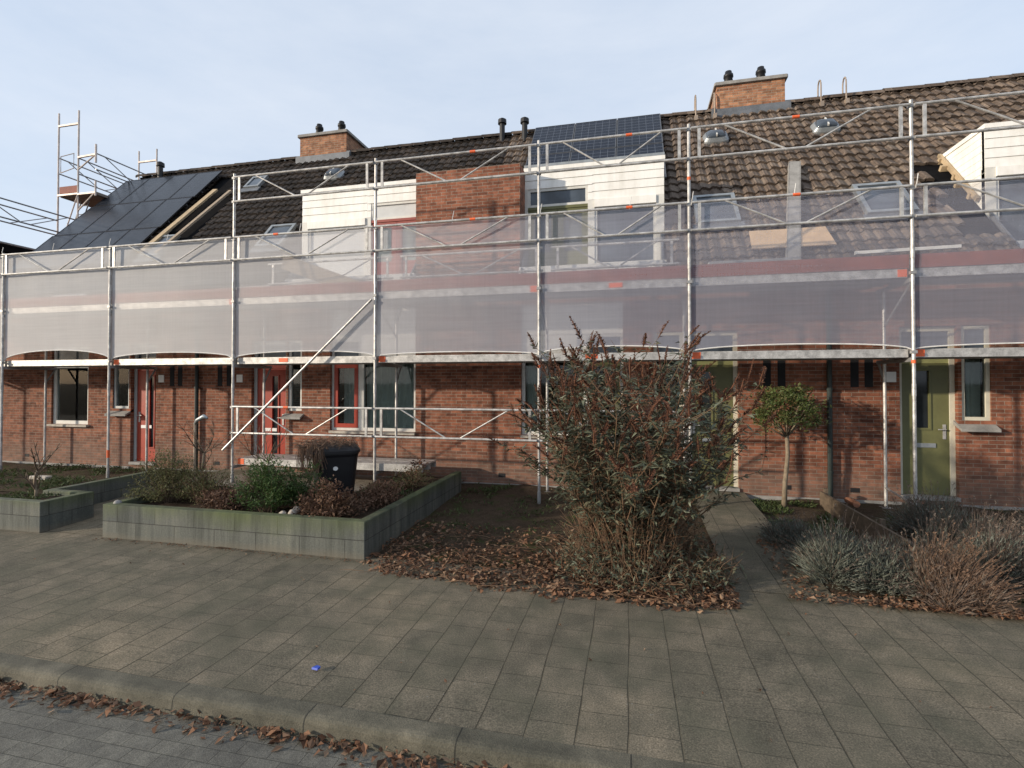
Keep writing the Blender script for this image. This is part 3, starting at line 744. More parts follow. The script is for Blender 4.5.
def sill_pot(h, x, z, m='terracotta', g='green_leaf', hh=.22):
    b = B().tube([(x, WY+.27, z), (x, WY+.27, z+.12), (x, WY+.27, z+.125)], [.045, .06, .045], 12); p = b.build('window_plant', m, h)
    l = B()
    for k in range(70): l.leaf((x+U(-.03, .03), WY+.27+U(-.03, .03), z+.12+U(0, hh*.5)), (U(-1, 1), U(-1, 1), U(.2, 1.4)), (0, -.3, 1), U(.06, .13), U(.015, .03), U(0, .4))
    l.build('foliage', g, p)
def bay(h, xa, xb, fixed_left, sash_m, fixed_pane, sash_pane, panel_top=3.66):
    """ground floor window: fixed pane and a narrow sash under a light, white panel above"""
    t = .68
    if fixed_left: f0, f1, s0, s1 = xa, xb-t, xb-t, xb
    else: f0, f1, s0, s1 = xa+t, xb, xa, xa+t
    y = WY+.07
    B().box(min(f0, s0), max(f1, s1), WY-.05, WY+.1, 1.045, 1.098).build('sill', 'stone', h)
    window(h, f0, f1, 1.1, 2.56, y, 'white_frame', fixed_pane, .065)
    w = frame_rect(B(), s0, s1, 1.1, 2.56, y, .06).build('window', 'white_frame', h)
    frame_rect(B(), s0+.061, s1-.061, 1.161, 2.499, y-.012, .085, .06).build('sash', sash_m, w)
    B().box(s0+.14, s1-.14, y+.02, y+.03, 1.24, 2.42).build('pane', sash_pane, w)
    window(h, s0, s1, 2.565, 3.02, y, 'white_frame', 'glass_blue', .055)
    p = B()
    def bd(a, c, z0, z1):
        n = max(1, round((z1-z0)/.2)); s = (z1-z0)/n
        for k in range(n): p.poly([(a, y-.012, z0+k*s+.003), (a, y-.002, z0+k*s+s-.003), (a, y+.05, z0+k*s+s-.003), (a, y+.05, z0+k*s+.003)], (c-a, 0, 0))
        p.box(a, c, y+.003, y+.04, z0, z1)
    bd(f0, f1, 2.565, 3.02); bd(xa, xb, 3.022, panel_top)
    p.build('facade_panel', 'white', h)

XA0, XAB, XBC, XCD, XD1 = -15.8, -9.44, -3.13, 3.27, 9.64
# --- house A (leftmost)
cutA = lambda x, y: not (-12.05 < x < -10.95 and 10.3 < y < 12.9 and not (x > -11.35 and y > 12.2)) and x > -15.86+.27*(y-10.3)*.9
hA, rA = house(XA0, XAB, 'brick terraced house at the left end with black solar panels on its dark roof', 'tile_dark',
    [(-13.84, -12.69, 1.1, 3.0), (-11.95, -11.47, 1.5, 3.03), (-11.42, -10.70, .2, 3.03, .2)], {'vents': [-14.6, -10.0], 'feltkeep': lambda x, y: x > -15.7+.24*(y-10.3)}, cut=cutA, gable_l=True)
window(hA, -13.84, -12.69, 1.1, 2.55, WY+.05, 'white_frame', 'clear', .085, sill=(WY-.08, 'stone'))
for x_ in (-13.5, -13.05): sill_pot(hA, x_, 1.16)
curtain(hA, -12.98, -12.72, 1.1, 2.95); B().box(-13.75, -12.75, WY+.2, WY+.34, 1.06, 1.16).build('inner_sill', 'white_frame', hA)
B().box(-13.7, -12.8, 10.7, 10.74, 1.55, 1.6).build('shelf', 'white_frame', hA)
window(hA, -13.84, -12.69, 2.56, 3.0, WY+.05, 'white_frame', 'glass_mid', .07)
side_window(hA, -11.95, -11.47, 'grey_frame')
front_door(hA, -11.42, -10.70, .26, WY+.1, 'red', 'grey_frame', glass=(-10.98, -10.86, .6, 2.25), hinge_left=False, tm='red')
slots(hA, [-10.24, -10.02]); number_plate(hA, -10.54)
vent_pipe(rA, -14.62, 13.2); downpipe(hA, -9.5)
velux(rA, -10.46, 12.55, .5, .6); velux(rA, -11.62, 10.55, .6, .9)
# --- house B
cutB = lambda x, y: not (x > -7.24 and y < 11.32)
hB, rB = house(XAB, XBC, 'brick terraced house with red front door and red doors in its white dormer', 'tile_dark',
    [(-6.18, -4.24, 1.1, 3.68), (-7.20, -6.86, 1.5, 3.03), (-8.12, -7.25, .2, 3.03, .2)], {'vents': [-9.0], 'gutter': [(XAB+.01, -7.3)]}, pier=(-4.24, XBC), cut=cutB)
bay(hB, -6.18, -4.24, False, 'red', 'clear', 'clear')
curtain(hB, -5.45, -4.27, 1.12, 2.5, m='curtain'); curtain(hB, -6.02, -5.62, 1.12, 2.5, WY+.3, 'curtain')
B().box(-6.12, -4.3, WY+.2, WY+.3, 1.06, 1.17).build('inner_sill', 'white_frame', hB)
side_window(hB, -7.20, -6.86, 'white_frame')
front_door(hB, -8.12, -7.25, .26, WY+.1, 'red', 'grey_frame', glass=(-7.66, -7.52, .55, 2.25), hinge_left=True, tm='red')
slots(hB, [-8.94, -8.70]); number_plate(hB, -8.42)
dormer(hB, -7.22, -4.24, -1, 'dullred', 'shutter', 'glass_pale', 'both')
chimney(rB, -8.84)
dome(rB, -7.96, 12.55); velux(rB, -8.25, 10.6, .7, .9)
vent_pipe(rB, -3.36, 13.3)
# --- house C
cutC = lambda x, y: not (x < .66 and y < 11.32)
hC, rC = house(XBC, XCD, 'brick terraced house behind the big bush with blue gridded solar panels above a white dormer', 'tile_brown',
    [(-2.05, -.12, 1.1, 3.62), (.42, .93, 1.5, 3.03), (.98, 1.86, .2, 3.03, .2)], {'vents': [-2.46+.03, 2.62], 'gutter': [(.7, XCD-.01)]}, pier=(XBC, -2.07), cut=cutC)
bay(hC, -2.05, -.12, True, 'green', 'clear', 'clear')
curtain(hC, -2.0, -1.72, 1.12, 2.5); sill_pot(hC, -1.35, 1.17); sill_pot(hC, -1.0, 1.17, 'numplate')
B().box(-2.0, -.2, WY+.2, WY+.34, 1.06, 1.17).build('inner_sill', 'white_frame', hC)
side_window(hC, .42, .93, 'cream')
front_door(hC, .98, 1.86, .26, WY+.1, 'green', 'cream', glass=(1.22, 1.42, 1.3, 2.3), hinge_left=False, trim='zinc')
slots(hC, [2.32, 2.55])
dormer(hC, -2.07, .65, 1, 'green', 'glass_blue', 'glass_mid', 'both', foil=True)
vent_pipe(rC, -2.72, 13.22); downpipe(hC, 3.27)
dome(rC, 1.95, 12.48); velux(rC, 1.62, 10.45)
# --- house D
cutD = lambda x, y: not (x > 5.84 and y < 11.32) and not (5.36+.12*math.sin(math.floor(y/.2)*2.7) < x < 5.86 and 9.7 < y < 11.18)
hD, rD = house(XCD, XD1, 'brick terraced house at the right end, tiles stripped beside its white dormer', 'tile_brown',
    [(6.35, 8.3, 1.1, 3.62), (5.20, 5.60, 1.5, 3.03), (4.33, 5.15, .2, 3.03, .2)], {'vents': [3.66], 'gutter': [(XCD+.01, 5.8)], 'feltkeep': lambda x, y: not (x > 5.84 and y < 11.32)}, pier=(8.5, XD1), cut=cutD, gable_r=True)
bay(hD, 6.35, 8.3, False, 'green', 'glass', 'glass')
side_window(hD, 5.20, 5.60, 'cream')
front_door(hD, 4.33, 5.15, .26, WY+.1, 'green', 'cream', glass=(4.60, 4.79, 1.36, 2.3), hinge_left=True, trim='zinc')
slots(hD, [3.67, 3.88]); number_plate(hD, 4.20, 2.2)
dormer(hD, 5.84, 8.5, -1, 'green', 'glass_blue', 'glass_mid', 'both')
chimney(rC, 2.89)
dome(rD, 4.22, 12.45); velux(rD, 4.45, 10.42)
# torn timber ends along the stripped cheek
tb = B()
for y, l in ((10.36, .07), (10.62, .12), (10.80, .06), (11.02, .14), (11.2, .08)):
    p = Vector((5.81, y, rz(y)+.05)); tb.bar(p-Vector((l, 0, 0)), p, .10, .07, (0, .75, .6))
tb.bar((5.79, 10.2, rz(10.2)+.11), (5.79, 11.28, rz(11.28)+.10), .05, .07)
tb.build('batten_ends', 'batten', rD)

# ------------------------------------------------------------------ solar panels
nrm = Vector((0, -TS, 1)).normalized(); upv = Vector((0, 1, TS)).normalized()
def solar(xc, ytop, w, l, cm, fm, label, group, h=.13):
    """panel lying on rails; its top edge at ytop"""
    t = Vector((xc, ytop, rz(ytop)))+nrm*h
    root = thing('solar_panel', t-upv*l, label, 'solar panel', group)
    m = t-upv*l/2
    fr = B(); fw = .018
    for a, b_ in ((-w/2, -w/2+fw), (w/2-fw, w/2)):
        fr.poly([m+Vector((a, 0, 0))-upv*l/2, m+Vector((b_, 0, 0))-upv*l/2, m+Vector((b_, 0, 0))+upv*l/2, m+Vector((a, 0, 0))+upv*l/2], nrm*.036)
    for a, b_ in ((-l/2, -l/2+fw), (l/2-fw, l/2)):
        fr.poly([m+Vector((-w/2+fw, 0, 0))+upv*a, m+Vector((w/2-fw, 0, 0))+upv*a, m+Vector((w/2-fw, 0, 0))+upv*b_, m+Vector((-w/2+fw, 0, 0))+upv*b_], nrm*.036)
    fr.build('frame', fm, root)
    # cells in the panel's own axes so that the grid follows the slope
    me = bpy.data.meshes.new('cells'); a, c = w/2-fw, l/2-fw
    me.from_pydata([(-a, -c, 0), (a, -c, 0), (a, c, 0), (-a, c, 0), (-a, -c, -.02), (a, -c, -.02), (a, c, -.02), (-a, c, -.02)], [], [(0, 1, 2, 3), (7, 6, 5, 4), (0, 4, 5, 1), (1, 5, 6, 2), (2, 6, 7, 3), (3, 7, 4, 0)])
    me.materials.append(M[cm]); o = bpy.data.objects.new('cells', me); COL.objects.link(o); o.parent = root
    o.location = (m-(t-upv*l))+nrm*.03; o.rotation_euler = (math.atan(TS), 0, 0)
    rl = B()
    for s in (-.28, .28): rl.bar(m+upv*l*s+Vector((-w/2, 0, 0))-nrm*.03, m+upv*l*s+Vector((w/2, 0, 0))-nrm*.03, .04, .05, nrm)
    rl.build('mounting_rail', 'solar_frame_alu', root)
col_n = ['leftmost', 'second', 'third', 'rightmost']; row_n = ['top', 'middle', 'bottom']
for r in range(3):
    for c in range(4):
        w = .90; xr = -12.08-.06*r
        x = xr-(3-c)*(w+.012)-w/2
        solar(x, 13.12-r*1.02, w, 1.54, 'solar_black', 'solar_frame', f'black solar panel, {col_n[c]} in the {row_n[r]} row on the left roof', 'black solar panels on the left roof')
col3 = ['left', 'middle', 'right']
for r in range(2):
    for c in range(3):
        w = 1.06; x = -2.44+(w+.015)*c+w/2
        solar(x, 13.44-r*1.09, w, 1.63, 'solar_blue', 'solar_frame_alu', f'blue gridded solar panel, {col3[c]} in the {["upper", "lower"][r]} row above the white dormer', 'blue gridded solar panels above the dormer', .12)

# ------------------------------------------------------------------ roof hooks over the ridge
def ridge_hook(x, label):
    b = B(); pts = []
    for t in range(13):
        a = math.pi*t/12; pts.append((x, 13.36-.10*math.cos(a)-.02, 9.12+.18*math.sin(a)))
    pts = [(x, 13.24, 8.72)]+pts+[(x, 13.44, 8.98)]
    b.tube(pts, .017, 8)
    for s in (-1,): b.box(x-.04, x+.04, 13.16, 13.26, 8.60, 8.72)
    tag(b.build('ridge_hook', 'hook'), label, 'roof hook', 'steel hooks over the roof ridge')
for x, l in ((1.62, 'brown steel loop over the ridge left of the right chimney, farther one'), (2.06, 'brown steel loop over the ridge left of the right chimney, nearer one'),
             (4.42, 'brown steel loop over the ridge right of the right chimney, nearer one'), (4.95, 'brown steel loop over the ridge right of the right chimney, farther one')):
    ridge_hook(x, l)

# ------------------------------------------------------------------ front scaffold
OY, IY = 8.46, 9.33
PX = [-16.64, -13.634, -10.633, -7.576, -4.529, -1.496, .925, 3.996, 7.06]
sc = thing('scaffold', (-3, 8.9, 0), 'galvanised steel scaffold running along the whole front of the brick row', 'scaffold')
def band(par, x, y, z, r=.028, h=.05): B().tube([(x, y, z-h/2), (x, y, z+h/2)], r, 10).build('marker_band', 'orange', par)
for i, x in enumerate(PX):
    top = 6.22 if x > -8 else 5.0
    zb = gz(x, OY)-.06
    if i in (3, 4): zb = .10
    b = B().tube([(x, OY, zb), (x, OY, top)], .0245, 12)
    for z in (2.0, 4.0): b.tube([(x, OY, z-.09), (x, OY, z+.09)], .029, 12)
    p = b.build('post', 'steel', sc)
    B().box(x-.075, x+.075, OY-.075, OY+.075, zb-.01, zb+.008).build('base_plate', 'steel_dark', p)
    B().tube([(x, OY, zb+.01), (x, OY, zb+.22)], .031, 10).build('base_jack', 'steel_dark', p)
    for z in [2.55, 3.7, 4.52, 4.93]+([5.66, 6.13] if top > 6 else [])+([1.13, 1.63] if -8 < x < 1 else []):
        B().box(x-.035, x+.035, OY-.034, OY+.034, z-.022, z+.022).build('coupler', 'steel_dark', p)
    if i in (5, 7): band(p, x, OY, 2.38+(.03 if i == 7 else 0))
    if i == 6: band(p, x, OY, 5.35)
    if i == 2: band(p, x, OY, .62, h=.16)
    # inner post
    zi = gz(x, IY)-.04
    b = B().tube([(x, IY, zi), (x, IY, 3.62)], .0245, 12)
    q = b.build('inner_post', 'steel', sc)
    B().box(x-.075, x+.075, IY-.075, IY+.075, zi-.01, zi+.008).build('base_plate', 'steel_dark', q)
    # transoms and wall brackets
    t = B()
    for z in (2.44, 3.60): t.bar((x, OY, z), (x, IY+.22, z), .05, .06)
    t.tube([(x, IY, 2.1), (x, IY+.2, 2.42)], .018, 8); t.tube([(x, IY, 3.28), (x, IY+.2, 3.58)], .018, 8)
    t.tube([(x, IY, 3.0), (x, OY+.05, 3.56)], .016, 8)
    t.build('bracket', 'steel_dark', sc)
def truss(x0, x1, y, zt, zb, name='guardrail', m='steel', mark=None):
    a, c = x0+.03, x1-.03; w = c-a; b = B()
    b.tube([(a, y, zt), (c, y, zt)], .021, 10); b.tube([(a, y, zb), (c, y, zb)], .021, 10)
    for x in (a+.12, c-.12): b.box(x-.022, x+.022, y-.012, y+.012, zb, zt)
    b.bar((a+.27*w*.6, y-.002, zt), (a+.45*w, y-.002, zb), .02, .03, (0, 1, 0)) if False else b.tube([(a+.16*w, y, zt), (a+.46*w, y, zb)], .014, 8)
    b.tube([(a+.54*w, y, zb), (a+.84*w, y, zt)], .014, 8)
    o = b.build(name, m, sc)
    if mark: B().tube([(a+mark*w-.05, y, zt), (a+mark*w+.05, y, zt)], .0245, 10).build('marker_band', 'orange', o)
for i in range(8):
    x0, x1 = PX[i], PX[i+1]
    truss(x0, x1, OY-.045, 4.95, 4.51, mark=(.32 if i == 3 else .62 if i in (4, 5) else .5 if i in (6,) else None))
    if i >= 3: truss(x0, x1, OY-.045, 6.135, 5.655, mark=(.62 if i in (4, 5) else .5 if i in (6, 7) else None))
    if i in (3, 4, 5): truss(x0, x1, OY-.045, 1.64, 1.13, mark=.4 if i == 3 else None)
    if i in (3, 4, 5): truss(x0+.05, x1-.05, IY, 4.62, 4.2, 'inner_guardrail')
    # working decks
    for z0, z1, nm in ((2.475, 2.60, 'lower_deck'), (3.645, 3.775, 'upper_deck')):
        b = B()
        for k in range(2):
            ya = OY+.07+k*.38; yb = ya+.36
            b.box(x0+.035, x1-.035, ya, yb, z1-.03, z1)
            b.box(x0+.035, x1-.035, ya, ya+.035, z0, z1-.031); b.box(x0+.035, x1-.035, yb-.035, yb, z0, z1-.031)
            for xx in (x0+.04, x1-.09): b.box(xx, xx+.05, ya+.036, yb-.036, z0+.01, z1-.031)
        o = b.build(nm, 'steel', sc)
        e = B()
        for xx in ((x0+.04, x0+.17),) if nm == 'lower_deck' else ((x1-.16, x1-.04),):
            if i in (2, 4, 6, 7): e.box(xx[0], xx[1], OY+.064, OY+.069, z0+.01, z1-.01)
        if nm == 'lower_deck' and i in (3, 5): e.box(x0+.32*(x1-x0), x0+.32*(x1-x0)+.2, OY+.064, OY+.069, z0+.03, z1-.02)
        if nm == 'upper_deck' and i == 5: e.box(x0+.48*(x1-x0), x0+.48*(x1-x0)+.22, OY+.064, OY+.069, z0+.03, z1-.02)
        if e.v: e.build('marker_band', 'orange', o)
    B().box(x0+.02, x1-.02, OY+.05, OY+.068, 3.78, 3.98).build('toe_board', 'toe', sc)
# long sloping brace and low working board
B().tube([(-7.75, OY-.06, .79), (-4.57, OY-.06, 3.62)], .022, 10).build('diagonal_brace', 'steel', sc)
lb = B()
for k in range(2):
    ya = OY+.06+k*.34; lb.box(-7.5, -3.62, ya, ya+.31, .60, .63); lb.box(-7.5, -3.62, ya, ya+.03, .50, .599); lb.box(-7.5, -3.62, ya+.28, ya+.31, .50, .599)
lo = lb.build('low_deck', 'steel', sc)
B().box(-7.5, -7.36, OY+.054, OY+.059, .51, .62).build('marker_band', 'orange', lo)
for x in (-7.576, -4.529): B().bar((x, OY, .46), (x, IY, .46), .05, .06).build('bracket', 'steel_dark', sc)
lw = B(); lw.tube([(3.99, OY, .34), (3.99, IY, .42)], .016, 8); lw.tube([(-16.6, OY, .62), (-13.7, OY, .55)], .018, 8)
lw.build('low_tie', 'steel', sc)

# netting: one long sheet tied to the outer posts, its hem sagging up between them
nb = B(); hem = []; NZ = 14
ends = [x for x in PX]
xs = []
for a, c in zip(ends, ends[1:]):
    xs += [a+(c-a)*k/40 for k in range(40)]
xs.append(ends[-1])
def bayt(x):
    for a, c in zip(ends, ends[1:]):
        if a <= x <= c: return (x-a)/(c-a)
    return 0
for x in xs:
    t = bayt(x); rise = (.19 if x < -7.7 else .10)*(1+.3*math.sin(7.3*max(q for q in ends if q <= x)))
    zb = 2.585+rise*(4*t*(1-t))**.5*.95; bl = math.sin(math.pi*t)
    if x < -13.6: zb = 2.585+rise*(4*t*(1-t))**.5
    for k in range(NZ+1):
        f = k/NZ; z = zb+(4.945-zb)*f
        y = OY+.030-.022*bl*math.sin(math.pi*f)+.011*mnoise.noise((x*1.7, z*1.4, 0))*bl+.010*mnoise.noise((x*5+z*2.5, z*.8, 3))*bl
        nb.v.append((x, y, z))
    hem.append((x, OY+.030, zb))
for i in range(len(xs)-1):
    for k in range(NZ):
        a = i*(NZ+1)+k; nb.f.append((a, a+NZ+1, a+NZ+2, a+1))
nr = thing('scaffold_net', (-3, OY, 2.6), 'long see-through grey white debris net hung along the scaffold front with scalloped lower hem', 'net')
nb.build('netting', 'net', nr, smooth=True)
B().tube(hem, .011, 6).build('hem_cord', 'nethem', nr)
tz = B()
for i, x in enumerate(PX):
    for dx in (.03, 1.5):
        if x+dx < 7: tz.tube([(x+dx, OY-.045, 4.92), (x+dx+.01, OY-.06, 5.0), (x+dx+.03, OY-.05, 5.12)], .006, 5)
tz.build('tie_straps', 'nethem', nr)

# gable scaffold on the far side of house A
def gable_frame(g, x0, x1, y, zt, zlist, m='rust_steel'):
    for x in (x0, x1): B().tube([(x, y, 0), (x, y, zt)], .0245, 8).build('post', m, g)
    b = B()
    for z in zlist: b.bar((x0, y, z), (x1, y, z), .05, .05)
    b.build('frame_bar', m, g)
ga = thing('gable_scaffold', (-16.7, 11.9, 0), 'pinkish steel scaffold tower rising behind the left end of the dark roof', 'scaffold')
G0, G1 = -17.0, -16.22
gable_frame(ga, G0, G1, 11.9, 10.35, [9.95, 7.82, 5.8]); gable_frame(ga, G0, G1, 14.5, 10.35, [9.95, 7.82]); gable_frame(ga, G0, G1, 9.2, 7.6, [5.6])
# deck on console brackets
B().box(G0+.02, -15.62, 11.95, 14.5, 7.78, 7.86).build('deck', 'scafdeck', ga)
B().box(G0+.05, G1-.05, 11.9, 11.94, 7.87, 8.08).build('toe_board', 'toe', ga)
cb = B()
cb.bar((G1, 11.9, 7.80), (-15.55, 11.9, 7.80), .05, .05); cb.tube([(G1, 11.9, 7.3), (-15.6, 11.9, 7.78)], .02, 8)
cb.tube([(-15.55, 11.9, 7.7), (-15.55, 11.9, 8.15)], .024, 8)
cb.build('console_bracket', 'rust_steel', ga); cb = B()
cb.bar((G1, 11.9, 8.92), (-15.55, 11.9, 8.95), .05, .05); cb.tube([(G1, 11.9, 8.55), (-15.6, 11.9, 8.92)], .02, 8); cb.tube([(-15.55, 11.9, 8.7), (-15.55, 11.9, 9.25)], .028, 8)
cb.build('console_bracket', 'rust_steel', ga)
def gtruss(x, y0, y1, zt, zb):
    b = B(); b.tube([(x, y0, zt), (x, y1, zt)], .021, 8); b.tube([(x, y0, zb), (x, y1, zb)], .021, 8)
    d = y1-y0
    b.tube([(x, y0+.1*d, zt), (x, y0+.46*d, zb)], .014, 6); b.tube([(x, y0+.54*d, zb), (x, y0+.9*d, zt)], .014, 6)
    b.build('guardrail', 'steel_dark', ga)
gtruss(-15.55, 11.9, 14.5, 8.98, 8.5); gtruss(G0, 11.9, 14.5, 8.98, 8.5)
gtruss(G0, 9.2, 11.9, 7.05, 6.6); gtruss(G1, 9.2, 11.9, 7.0, 6.5); gtruss(G0, 6.6, 9.2, 7.05, 6.6); gtruss(G0, 9.2, 11.9, 6.0, 5.6)
gtruss(G1, 11.9, 14.5, 8.9, 8.42)
xb = B(); xb.tube([(G0, 11.88, 5.9), (G1, 11.88, 7.75)], .018, 8); xb.tube([(G0, 11.9, 5.8), (G0, 14.5, 7.8)], .018, 8); xb.build('diagonal_brace', 'rust_steel', ga)
lad = B()
for s in (0, .32): lad.tube([(G0+.1+s, 11.95, 5.8), (G0+.32+s, 12.35, 7.8)], .018, 8)
for k in range(7): f = k/7+.05; lad.tube([(G0+.1+.22*f, 11.95+.4*f, 5.8+2*f), (G0+.42+.22*f, 11.95+.4*f, 5.8+2*f)], .012, 6)
lad.build('ladder', 'steel_dark', ga)
gt = B(); gt.tube([(G0+.12, 11.88, 8.5), (G0+.12, 11.88, 9.0), (G1-.15, 11.88, 9.05), (G1-.15, 11.88, 8.6), (G0+.12, 11.88, 8.5)], .014, 6); gt.build('gate_frame', 'rust_steel', ga)
nbld = thing('neighbouring_house', (-22.5, 12, -.1), 'far building with flat dark eaves seen at the left edge past the scaffold', 'house')
B().box(-26, -19.4, 8.2, 17, -.15, 6.2).build('wall', 'brick', nbld)
B().box(-26.4, -19.0, 7.8, 17.4, 6.203, 6.5).build('roof', 'felt', nbld)
for y in (9.6, 12.2): B().box(-19.41, -19.38, y, y+1.4, 3.6, 5.0).build('window', 'glass_mid', nbld)

# ------------------------------------------------------------------ loose building material on the deck and roof
def onr(x, y, h): return Vector((x, y, rz(y)))+nrm*h
def slope_board(name, x0, y0, x1, y1, w, m, label, cat, h=.12, group=None, th=.05):
    b = B().bar(onr(x0, y0, h), onr(x1, y1, h), w, th, nrm)
    tag(b.build(name, m), label, cat, group)
slope_board('roof_batten', -11.95, 10.35, -11.62, 12.35, .16, 'batten', 'wide yellow timber lying up the stripped roof beside the black solar panels', 'timber')
slope_board('roof_batten', -11.42, 10.3, -11.02, 12.25, .10, 'plank', 'narrow grey timber lying up the dark roof, right of the yellow one', 'timber')
slope_board('zinc_strip', -12.0, 10.5, -11.98, 11.1, .22, 'zinc', 'short zinc strip on bare felt below the yellow timber', 'metal strip', .05)
# standing channel in front of house D's roof
ch = B(); p0 = Vector((2.55, 8.9, 3.85)); p1 = Vector((3.28, 11.3, 6.60))
dirv = (p1-p0).normalized(); ax = Vector((1, 0, 0)); nn = dirv.cross(ax).normalized()*-1
ch.bar(p0, p1, .20, .02, nn)
for s in (-1, 1): ch.bar(p0+ax*s*.10-nn*.05, p1+ax*s*.10-nn*.05, .02, .12, nn)
tag(ch.build('gutter_channel', 'concrete'), 'long pale grey channel leaning from the deck up the brown roof', 'board')
def leaner(name, a, b_, w, th, m, label, cat, up=(0, 1, 0)):
    tag(B().bar(a, b_, w, th, up).build(name, m), label, cat)
leaner('plank', (-7.0, 9.15, 4.62), (-4.95, 9.05, 3.86), .30, .035, 'plank', 'wide grey plank sloping down to the deck in front of the white roller shutter', 'plank', (0, .9, .2))
leaner('white_trim', (-8.9, 9.20, 4.10), (-7.35, 9.20, 4.12), .05, .06, 'white', 'white trim strip lying on the gutter of the second house from the left', 'trim')
leaner('white_trim', (3.55, 9.22, 4.20), (5.0, 9.22, 4.22), .05, .06, 'white', 'white trim strip lying at the gutter of the right end house', 'trim')
leaner('white_trim', (-13.2, 9.2, 4.10), (-12.3, 9.2, 4.11), .12, .08, 'white', 'short thick white strip at the gutter of the left end house', 'trim')
tag(B().poly([onr(2.05, 9.5, .12), onr(3.35, 9.5, .12), onr(3.30, 9.85, .12), onr(2.08, 9.85, .12)], nrm*.02).build('plywood_sheet', 'card'), 'tan plywood sheet resting at the foot of the brown roof under the channel', 'plywood')
tag(B().bevbox(1.28, 2.55, 8.95, 9.15, 3.78, 4.12, .01).build('insulation_pack', 'steel_dark'), 'flat grey pack lying on the deck left of the leaning channel', 'package')
tag(B().bevbox(-4.62, -4.0, 8.95, 9.2, 3.78, 3.99, .03).build('tool_bag', 'black'), 'dark tool bag on the deck at the foot of the sloping plank', 'bag')
tag(B().box(-6.9, -5.5, 9.0, 9.3, 3.78, 3.86).build('board_stack', 'white_frame'), 'low stack of white boards on the deck below the shuttered dormer window', 'boards')
tag(B().box(-1.9, -.2, 9.35, 9.42, 4.0, 4.12).build('board_stack', 'cream'), 'cream boards lying by the green balcony doors', 'boards')

# ------------------------------------------------------------------ planters
pm = thing('planter', (-5, 7, 0), 'large grey concrete block planter in the middle full of winter plants', 'planter', 'concrete block planters')
T = .12; HT = .452
b = B()
b.bevbox(-7.0, -3.07, 5.5, 5.5+T, -.05, HT, .008); b.bevbox(-3.07-T, -3.07, 5.5+T+.001, 9.05, -.05, HT, .008); b.bevbox(-7.0, -7.0+T, 5.5+T+.001, 7.3, -.05, HT, .008)
b.build('block_wall', 'block', pm)
sheet(-6.9, -3.17, 5.6, 7.3, .1, .1, lambda x, y: .36+.05*mnoise.noise((x*2, y*2, 5))+.02*mnoise.noise((x*8, y*8, 5))).build('planter_soil', 'bedsoil', pm, smooth=True)
sheet(-4.4, -3.17, 7.28, 9.0, .1, .1, lambda x, y: .33+.05*mnoise.noise((x*2, y*2, 5))).build('planter_soil', 'bedsoil', pm, smooth=True)
pl = thing('planter', (-9, 6, 0), 'low grey concrete block planter at the left edge with a bare sapling', 'planter', 'concrete block planters')
b = B(); HL = .43
b.bevbox(-14, -8.05, 5.46, 5.46+T, -.05, HL, .008); b.bevbox(-8.05-T, -8.05, 5.46+T+.001, 6.2, -.05, HL, .008); b.bevbox(-8.8, -8.05-T-.001, 6.2-T, 6.2, -.05, HL, .008)
b.bevbox(-8.8-T, -8.8, 6.2-T, 8.0, -.05, HL, .008)
b.build('block_wall', 'block', pl)
sheet(-14, -8.15, 5.55, 6.15, .1, .1, lambda x, y: .36+.03*mnoise.noise((x*3, y*3, 2))).build('planter_soil', 'bedsoil', pl, smooth=True)
sheet(-14, -8.9, 6.1, 8.0, .15, .15, lambda x, y: .35+.04*mnoise.noise((x*2, y*2, 2))-max(0, y-7.4)*.3).build('planter_soil', 'soil', pl, smooth=True)

# timber edging between the two right gardens
ed = thing('timber_edging', (3.04, 7.3, 0), 'weathered timber edging board running from the downpipe to the pavement through the lavender', 'edging')
for k in range(3):
    y0 = 5.62+k*1.22; B().box(3.02, 3.055, y0+.004, y0+1.216, -.05, .33).build('board', 'edging', ed)
for y in (5.66, 7.3, 9.2): B().box(3.056, 3.11, y-.03, y+.03, -.1, .39).build('stake', 'edging', ed)
pp = B(); ring = [(.055, 0), (.055, .20), (.04, .20), (.04, .02)]
tag(B().tube([(3.40, 9.2, .22), (3.40, 8.86, .23)], .05, 14).build('clay_pipe', 'terracotta'), 'short clay pipe lying at the downpipe foot behind the timber edging', 'pipe')

# ------------------------------------------------------------------ plants
def pol(cx, cy): return lambda r, a: (cx+r*math.cos(a), cy+r*math.sin(a))
def canes(stems, base, r0, n, spread, hmin, hmax, lean_pow=1.0, r=.010, seg=7, wob=.05):
    out = []
    for k in range(n):
        a = U(0, 2*math.pi); rr = r0*math.sqrt(U(0, 1)); p = Vector((base[0]+rr*math.cos(a), base[1]+rr*math.sin(a), base[2]))
        a2 = a+U(-.6, .6); h = U(hmin, hmax); sp = spread*U(.0, 1)**lean_pow
        pts = [p.copy()]
        for s in range(1, seg+1):
            f = s/seg; g = f**1.25
            q = p+Vector((math.cos(a2)*sp*g+.14*g, math.sin(a2)*sp*g, h*(f-.18*f*f*(sp/spread)**2)))+Vector((U(-wob, wob), U(-wob, wob), U(-wob, wob)))*f
            pts.append(q)
        stems.tube(pts, [r*(1-.72*s/seg) for s in range(seg+1)], 5, cap=False); out.append(pts)
    return out

